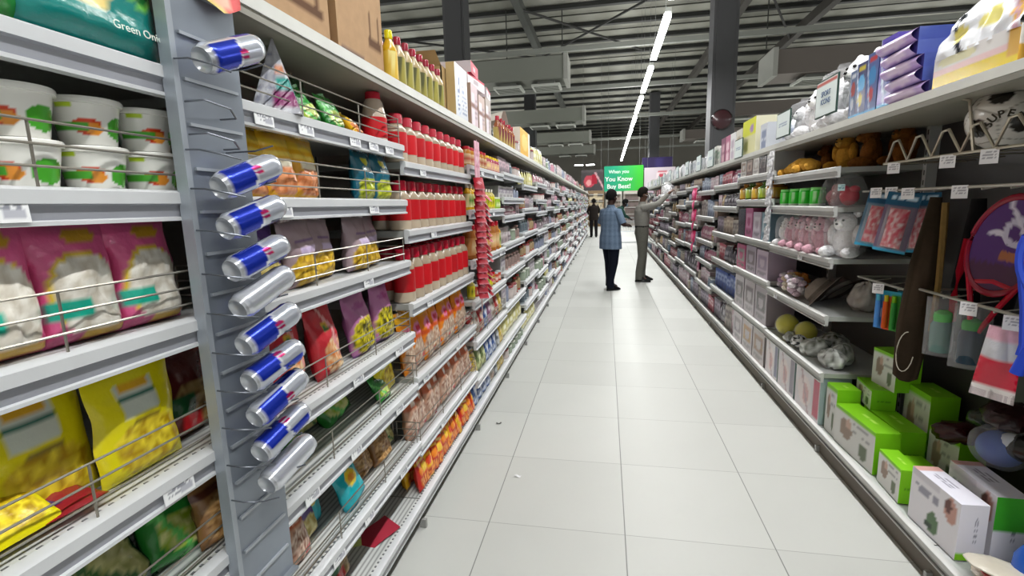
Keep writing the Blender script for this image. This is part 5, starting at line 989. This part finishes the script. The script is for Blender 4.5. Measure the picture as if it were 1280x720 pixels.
def person(label, loc, head, H, o):
    """local frame: x forward, y to the person's left. o: pose and clothes"""
    s = H/1.70; V = lambda x, y, z: Vector((x, y, z))*s
    bend = o.get('bend', 0)                                   # lean of the trunk, radians
    hip = V(0, 0, .90)
    def up(x, y, z):                                          # point on the trunk, z measured above the hip
        return hip+V(x*math.cos(bend)+z*math.sin(bend), y, z*math.cos(bend)-x*math.sin(bend))
    hd = o.get('nod', 0); neck = up(0, 0, .50); chin = up(.0, 0, .56)
    hc = chin+V(.02+.09*math.sin(hd), 0, .105*math.cos(hd)); 
    P = {'pelvis': (hip, .115*s), 'waist': (up(0, 0, .16), .105*s), 'chest': (up(0, 0, .34), .125*s), 'neck0': (up(0, 0, .46), .06*s), 'neck': (chin, .050*s),
         'head0': (hc+V(.012, 0, -.045), .072*s), 'head': (hc+V(0, 0, .025), .088*s), 'crown': (hc+V(-.008, 0, .085), .062*s)}
    E_ = [('pelvis', 'waist'), ('waist', 'chest'), ('chest', 'neck0'), ('neck0', 'neck'), ('neck', 'head0'), ('head0', 'head'), ('head', 'crown')]
    feet = o.get('feet', ((.0, .10), (.0, -.10))); J = {}
    for sd, (fx, fy), hand, elb in (('L', feet[0], o['hL'], o['eL']), ('R', feet[1], o['hR'], o['eR'])):
        q = 1 if sd == 'L' else -1
        sh = up(0, .175*q, .43); el = V(*elb); ha = V(*hand); fdir = (ha-el).normalized()
        P['sh'+sd] = (sh, .055*s); P['el'+sd] = (el, .040*s); P['wr'+sd] = (el+(ha-el)*.88, .027*s); P['palm'+sd] = (ha+fdir*.035*s, (.036*s, .018*s))
        E_ += [('chest', 'sh'+sd), ('sh'+sd, 'el'+sd), ('el'+sd, 'wr'+sd), ('wr'+sd, 'palm'+sd)]
        sdv = fdir.cross(Vector((0, 0, 1))); sdv = sdv.normalized() if sdv.length > .1 else Vector((0, 1, 0)); crl = Vector((0, 0, -1)) if abs(fdir.z) < .8 else Vector((1, 0, 0))
        for k, (off, ln) in enumerate(((-.030, .070), (-.010, .080), (.010, .076), (.030, .060))):
            b0 = ha+fdir*.055*s+sdv*off*s
            P[f'f{k}a{sd}'] = (b0, .0105*s); P[f'f{k}b{sd}'] = (b0+(fdir*.6*ln+crl*.006)*s, .009*s); P[f'f{k}c{sd}'] = (b0+(fdir*.9*ln+crl*.03)*s, .0075*s)
            E_ += [('palm'+sd, f'f{k}a{sd}'), (f'f{k}a{sd}', f'f{k}b{sd}'), (f'f{k}b{sd}', f'f{k}c{sd}')]
        P['t1'+sd] = (ha+(fdir*.02+sdv*.045*q+crl*.01)*s, .011*s); P['t2'+sd] = (ha+(fdir*.055+sdv*.058*q+crl*.02)*s, .009*s); E_ += [('palm'+sd, 't1'+sd), ('t1'+sd, 't2'+sd)]
        hj = hip+V(0, .095*q, -.04); an = V(fx-.02, fy, .085); kn = (hj+an)/2+V(.025+o.get('knee', 0), 0, .0)
        P['hip'+sd] = (hj, .092*s); P['kn'+sd] = (kn, .060*s); P['an'+sd] = (an, .042*s); P['toe'+sd] = (V(fx+.12, fy+.02*q, .035), .035*s)
        E_ += [('pelvis', 'hip'+sd), ('hip'+sd, 'kn'+sd), ('kn'+sd, 'an'+sd), ('an'+sd, 'toe'+sd)]
        J[sd] = (sh, el, ha, fdir, hj, kn, an, fx, fy, q)
    body = paint(skin_mesh('person_body', P, E_, 'skin'), lambda co: o['skin'], 'skin')
    r = new('person', body, None, loc, (0, 0, head), label=label, category='person')
    hm = Matrix.Translation(hc) @ Matrix.Rotation(hd, 4, 'Y')
    def child(n, mb, mat, sharp=60): return new(n, mb.mesh(n, mat, sharp), r)
    # face
    for q in (-1, 1): b = MB(); b.T = hm; b.ell((.080*s, .030*q*s, .012*s), (.010*s, .014*s, .008*s), 'f0ece6', 10); b.ell((.088*s, .030*q*s, .012*s), .006*s, '1a1210', 8); child('eye', b, 'gloss')
    b = MB(); b.T = hm; b.ell((.096*s, 0, -.018*s), (.018*s, .014*s, .022*s), o['skin'], 12); child('nose', b, 'skin')
    b = MB(); b.T = hm; b.ell((.082*s, 0, -.055*s), (.010*s, .024*s, .007*s), '6a3a34', 10); child('mouth', b, 'skin')
    for q in (-1, 1): b = MB(); b.T = hm; b.ell((-.005*s, .088*q*s, -.005*s), (.020*s, .010*s, .030*s), o['skin'], 12); child('ear', b, 'skin')
    b = MB(); b.T = hm
    def hr(u, v):
        a, e = 2*PI*u, PI*(v-.5); x, y, z = math.cos(e)*math.cos(a), math.cos(e)*math.sin(a), math.sin(e)
        k = 1.0; lo = -.05 if x > .2 else -.62
        if z < lo or (x > .55 and z < .42): k = .80
        return (.104*x*k*s-.008*s, .097*y*k*s, (.118*z*k+.028)*s)
    b.grid(hr, 28, 18, o['hair']); child('hair', b, 'cloth')
    if 'mask' in o:
        b = MB(); b.T = hm; b.grid(lambda u, v: ((.060+.050*math.cos((u-.5)*2.4)*(1-.3*(2*v-1)**2))*s, .094*math.sin((u-.5)*2.6)*s, (-.085+.085*v)*s), 14, 8, o['mask'])
        for q in (-1, 1): b.tube([(.06*s, .078*q*s, -.02*s), (.0, .094*q*s, 0)], .002, 4, o['mask'])
        child('face_mask', b, 'cloth')
    # trousers: two tapered legs under a seat
    b = MB(); tc = o['trousers']
    for sd in 'LR':
        sh, el, ha, fd, hj, kn, an, fx, fy, q = J[sd]
        secs = [(an+V(0, 0, -.035), .066*s, .064*s), (an+V(0, 0, .10), .064*s, .062*s), (kn, .078*s, .078*s), ((hj+kn)/2+V(0, 0, .03), .095*s, .092*s), (hj+V(-.005, 0, .03), .112*s, .10*s), (hip+V(0, .075*q, .10), .108*s, .095*s)]
        b.loft(secs, 18, tc)
    b.loft([(hip+V(0, 0, -.10), .09*s, .07*s), (hip+V(-.01, 0, -.03), .118*s, .165*s), (hip+V(0, 0, .06), .118*s, .168*s), (hip+V(math.sin(bend)*.11, 0, .12), .112*s, .158*s)], 24, tc)
    child('trousers', b, 'cloth')
    # shoes
    for sd in 'LR':
        sh, el, ha, fd, hj, kn, an, fx, fy, q = J[sd]
        b = MB(); b.T = Matrix.Translation(V(fx, fy, 0)) @ Matrix.Rotation(R(8*q), 4, 'Z')
        b.loft([(V(.05, 0, .0), .14*s, .048*s), (V(.05, 0, .022), .142*s, .050*s), (V(.045, 0, .035), .130*s, .046*s), (V(.02, 0, .065), .095*s, .044*s), (V(-.012, 0, .105), .052*s, .044*s)], 20, o.get('shoes', '141416')); child('shoe', b, 'gloss')
    # shirt: trunk loft plus sleeves
    b = MB(); sc = o['shirt']; hem = o.get('hem', -.14)
    def tk(z, dx=0): return up(dx, 0, z)
    th = bend
    secs = [(hip+V(0, 0, hem), .158*s, .222*s, 0), (hip+V(-.005, 0, 0), .152*s, .216*s, th*.3), (tk(.12), .140*s, .192*s, th*.8), (tk(.26), .138*s, .198*s, th), (tk(.38, -.005), .130*s, .206*s, th), (tk(.455, -.01), .098*s, .178*s, th), (tk(.50), .065*s, .10*s, th), (tk(.53), .058*s, .062*s, th)]
    if o.get('tuck'): secs = secs[2:]; secs[0] = (hip+V(math.sin(bend)*.1, 0, .09), .118*s, .164*s, th*.5)
    fine = []
    for k in range(len(secs)-1):
        for j in range(4):
            t = j/4; p_, q_ = secs[k], secs[k+1]; fine.append((p_[0].lerp(q_[0], t), p_[1]+(q_[1]-p_[1])*t, p_[2]+(q_[2]-p_[2])*t, p_[3]+(q_[3]-p_[3])*t))
    fine.append(secs[-1]); b.loft(fine, 52, sc)
    for sd in 'LR':
        sh, el, ha, fd, hj, kn, an, fx, fy, q = J[sd]
        frac = o.get('sleeve', .9)
        top = sh+(up(0, 0, .40)-sh)*.35
        pts = [top, sh, sh+(el-sh)*.6] + ([el, el+(ha-el)*.85] if frac > 1 else [sh+(el-sh)*frac]); rr = [.075, .070, .060]+([.052, .038] if frac > 1 else [.062])
        n = 16
        prev = None
        for k, p in enumerate(pts):
            t = (pts[min(k+1, len(pts)-1)]-pts[max(k-1, 0)]).normalized(); a = t.cross(Vector((.3, 0, 1))).normalized(); c = t.cross(a)
            ring = [p+(a*math.cos(2*PI*i/n)+c*math.sin(2*PI*i/n))*rr[k]*s for i in range(n)]
            if prev:
                for i in range(n):
                    cc = sc if not callable(sc) else None
                    b.face([prev[i], prev[(i+1) % n], ring[(i+1) % n], ring[i]], cc if cc else [sc(i/n, k/4), sc((i+1)/n, k/4), sc((i+1)/n, k/4+.2), sc(i/n, k/4+.2)])
            prev = ring
    child('shirt', b, 'cloth')
    b = MB(); b.loft([(tk(.50), .070*s, .078*s, th), (tk(.545), .064*s, .066*s, th)], 18, o.get('collar', sc if not callable(sc) else '8a9db4')); child('collar', b, 'cloth')
    if 'belt' in o:
        b = MB(); b.loft([(hip+V(math.sin(bend)*.08, 0, .085), .124*s, .172*s), (hip+V(math.sin(bend)*.1, 0, .118), .122*s, .170*s)], 24, o['belt']); child('belt', b, 'cloth')
        b = MB(); b.box(.0, .155*s, .72*s, .07*s, .195*s, .93*s, '4a3a38'); child('belt_pouch', b, 'cloth')
    return r
def check(u, v):
    return mixc('44566f', '7f92a8', .5+.16*math.sin(u*2*PI*13)+.10*math.sin(v*PI*20))
person('man with black hair in a light blue checked short-sleeved shirt, seen from behind', (.085, 8.42, 0), R(42), 1.67,
       dict(skin='3a2620', hair='121011', shirt=check, trousers='10141f', sleeve=.95, hem=-.19, collar='66798f', feet=((.10, .11), (-.06, -.09)), eL=(.02, .27, 1.13), hL=(.20, .20, 1.04), eR=(.03, -.27, 1.12), hR=(.24, -.16, 1.10), shoes='0c0c0e'))
person('masked man in grey-beige shirt and trousers with black belt, reaching up to the shelf', (.655, 9.35, 0), R(4), 1.72,
       dict(skin='5a4034', hair='17130f', mask='e4e8ec', shirt='85837d', trousers='5f5e57', sleeve=1.2, tuck=1, belt='120f12', feet=((.05, .10), (-.03, -.10)), eR=(.24, -.22, 1.40), hR=(.44, -.14, 1.58), eL=(.22, .24, 1.33), hL=(.42, .12, 1.52), shoes='18181a'))
person('man in a dark green shirt bending forward beyond the two standing men', (.22, 16.5, 0), R(6), 1.70,
       dict(skin='2e2320', hair='121212', mask='8aa8c0', shirt='26433c', trousers='1a1c20', sleeve=1.2, bend=R(38), nod=R(25), knee=.05, feet=((.02, .12), (.0, -.12)), eL=(.36, .24, 1.05), hL=(.52, .17, .96), eR=(.36, -.24, 1.05), hR=(.52, -.17, .96), shoes='141414'))
person('distant figure in dark clothes standing by the snack-side shelves', (-.50, 21.8, 0), R(100), 1.66,
       dict(skin='4a342c', hair='1a1614', shirt='2a2422', trousers='1c1a1c', sleeve=1.2, feet=((.04, .1), (-.04, -.1)), eL=(.05, .27, 1.14), hL=(.22, .2, 1.05), eR=(.05, -.27, 1.14), hR=(.22, -.2, 1.05), shoes='141414'))
# shopping cart in front of the bending man
r = new('shopping_cart', None, None, (.80, 17.0, 0), (0, 0, R(8)), label='wire shopping cart pushed by the bending man in green', category='shopping cart')
b = MB()
for z, x0, x1, w in ((.50, -.30, .30, .19), (.65, -.36, .34, .23), (.80, -.42, .38, .26), (.95, -.46, .42, .28)): b.tube([(x0, -w, z), (x1, -w*.85, z), (x1, w*.85, z), (x0, w, z), (x0, -w, z)], .006, 5, 'b4b8bc')
for k in range(9):
    t = k/8
    for q in (-1, 1): b.tube([(-.30+.6*t, q*(.19-.03*t), .50), (-.46+.88*t, q*(.28-.045*t), .95)], .003, 4, 'b4b8bc')
    b.tube([(.30, -.16+.32*t, .50), (.42, -.235+.47*t, .95)], .003, 4, 'b4b8bc'); b.tube([(-.30, -.19+.38*t, .50), (.30, -.16+.32*t, .50)], .003, 4, 'b4b8bc')
new('basket', b.mesh('basket', 'wire'), r)
b = MB(); b.tube([(-.46, -.27, .95), (-.54, -.27, 1.02), (-.54, .27, 1.02), (-.46, .27, .95)], .014, 8, '3a4a8a'); new('handle', b.mesh('handle', 'plain'), r)
b = MB()
for q in (-1, 1): b.tube([(-.34, q*.19, .50), (-.36, q*.22, .14), (.34, q*.20, .14), (.30, q*.16, .50)], .012, 6, '9ca0a6')
new('chassis', b.mesh('chassis', 'wire'), r)
for x, yy in ((-.36, -.22), (-.36, .22), (.34, -.20), (.34, .20)):
    b = MB(); b.T = Matrix.Translation((x, yy, .06)) @ Matrix.Rotation(R(90), 4, 'X'); b.lathe([(0, -.015), (.06, -.015), (.06, .015), (0, .015)], 16, '26262a'); new('wheel', b.mesh('wheel', 'plain'), r)

# ============================================================ the far end
def hang_sign(name, lab, x0, x1, yy, z0, z1, front, n, txt=()):
    b = MB(); w = x1-x0; b.box(-w/2, 0, 0, w/2, .04, z1-z0, 'd8dcd8', front=front, back=front, n=n)
    r = new(name, None, None, ((x0+x1)/2, yy, z0), label=lab, category='hanging sign')
    new('sign_board', b.mesh('sign_board', 'plain'), r)
    c = MB()
    for x in (-w*.4, w*.4): c.tube([(x, .02, z1-z0), (x, .02, 7.0-z0)], .005, 5, '6a6c6a')
    new('hanger', c.mesh('hanger', 'plain'), r)
    for s, size, x, z, col in txt: new('lettering', textmesh(s, size, col, bold=.004), r, (x, -.004, z), (R(90), 0, 0))
    return r
hang_sign('green_banner', 'green hanging banner with white lettering over the far end of the aisle', -.06, 1.42, 20, 1.90, 2.86,
          lambda u, v: mixc('1fa37c', '3fc23a', max(0, min(1, (u-.25)*1.6))), (16, 2), (('When you', .18, -.18, .74, 'd8f4e4'), ('You Know', .24, -.18, .46, 'f4fff8'), ('Buy Best!', .24, -.18, .18, 'f4fff8')))
hang_sign('dark_banner', 'dark grey hanging banner with a red and pink arrow-shaped picture', -.95, -.09, 20, 1.95, 2.75, pat('4a4446', ('ell', .36, .45, .24, .30, 'c84a5a'), ('ell', .34, .38, .12, .14, 'e8a0a0'), ('rect', .5, .72, .35, .75, 'a81c34'), ('diag', 1.02, 1.10, .5, 'd8a8b0'), ('band', .9, 1, '5a5456')), (30, 20))
hang_sign('pale_banner', 'pale hanging banner with a small red block, beside the green one', 1.46, 2.6, 20, 1.80, 2.75, pat('d4c8d0', ('rect', .38, .75, .58, .82, 'f0dce0'), ('rect', .48, .68, .60, .75, 'c04a5a'), ('rect', .42, .72, .80, .86, 'c04a5a'), ('rect', .1, .9, .05, .3, 'b8a0b0')), (24, 18))
hang_sign('purple_banner', 'dark purple hanging panel above the pale banner', 1.50, 2.75, 22, 2.78, 3.30, pat('2f2450', ('rect', .5, .7, .1, .9, '3a3068')), (8, 6))
# wall shelving and lit cases across the far end
for i, (x0, x1, z1, c, c2) in enumerate(((-2.2, -1.2, 2.2, 'a89c8c', 'd8cdb8'), (-1.1, -.1, 2.3, '8c7458', 'e8d8b8'), (0, 1.0, 2.2, 'c8c4bc', 'a89890'), (1.1, 2.1, 2.2, 'b8b0a8', '8a7a78'), (2.2, 3.2, 2.2, 'a8a49c', 'c8b8b0'))):
    r = new('end_display', None, None, ((x0+x1)/2, 32, 0), label=f'{["greyish", "brown and cream", "pale", "grey-beige", "stone-coloured"][i]} display case across the far end of the aisle, {od(i)} along', category='display case', group='display cases at the far end')
    b = MB(); w = x1-x0; b.box(-w/2, 0, 0, w/2, .5, z1, c, front=pat(c, ('rect', .08, .92, .1, .9, c2), ('lines', .1, .9, .12, .9, 5, '7a7068', 9), seed=i), n=(16, 24)); new('case_body', b.mesh('case_body', 'plain'), r)
    b = MB()
    for k in range(5): b.box(-w/2+.03, -.25, .3+.42*k, w/2-.03, 0, .33+.42*k, 'c8c8c4')
    new('shelf', b.mesh('case_shelf', 'plain'), r)
for i, (x, yy, z) in enumerate(((-1.3, 25, 3.30), (-.75, 25, 3.30))):
    b = MB(); b.box(-.2, -.05, 0, .2, .05, .04, 'ffffff')
    put(('tube_lamp', b.mesh('tube_lamp', 'tube')), f'short bright tube lamp far off above the dark banner, {od(i)} of two', 'ceiling light', (x, yy, z))
# goods on a toy-side end display that juts into the aisle: wrapped plush and packs by the reaching hand
for i, (y, x, z, s) in enumerate(((9.5, 1.15, 1.60, 1.0), (9.75, 1.12, 1.62, 1.1), (10.1, 1.16, 1.60, 1.05))):
    put(WW, f'white bagged plush jutting from the shelf near the reaching man, {od(i)} along', 'plush toy', (x, y, z-.1), (0, 0, rz('R')[2]), s)

# litter on the floor
for i, (x, y, c) in enumerate(((-.46, 2.42, 'e8e8ea'), (-.70, 3.05, '4a4a48'))):
    b = MB(); b.grid(lambda u, v: ((u-.5)*.035, (v-.5)*.018, .003+.004*math.sin(u*6+i)), 5, 3, c); put(('paper_scrap', b.mesh('paper_scrap', 'plain')), ['tiny white paper scrap on a floor tile', 'thin dark scrap on the floor beside the snack shelves'][i], 'scrap', (x, y, .001), (0, 0, .5*i))

# ============================================================ world, camera
w = D.worlds.new('world'); S.world = w; w.use_nodes = True; bg = w.node_tree.nodes['Background']
bg.inputs['Color'].default_value = (.98, 1, .985, 1); bg.inputs['Strength'].default_value = WORLD
cam = D.cameras.new('camera'); co = D.objects.new('camera', cam); LINK(co); S.camera = co
cam.sensor_width = 36; cam.lens = 36*615/1280; cam.clip_start = .05; cam.clip_end = 200
cx = Vector((.98254496, .18426911, -.02550085)); cd = Vector((.00572003, -.16694466, -.98594967)); cf = Vector((-.1859373, .96859402, -.16508466))
m = Matrix((cx, -cd, -cf)).transposed().to_4x4(); m.translation = (0, 0, HC); co.matrix_world = m
S.view_settings.view_transform = 'Standard'; S.view_settings.look = 'None'; S.view_settings.exposure = EXPO; S.view_settings.gamma = 1
S.cycles.max_bounces = 6; S.cycles.transparent_max_bounces = 12; S.cycles.diffuse_bounces = 4; S.cycles.glossy_bounces = 3; S.cycles.caustics_reflective = False; S.cycles.caustics_refractive = False
S.cycles.use_denoising = True; S.cycles.sample_clamp_indirect = 6
for k, v in sorted(USED.items()):
    if v > 1: print('DUPLABEL', v, k)
for k in USED:
    if len(k.replace('-', ' - ').split()) > 17 or len(k.split()) > 16: print('LONG', k)
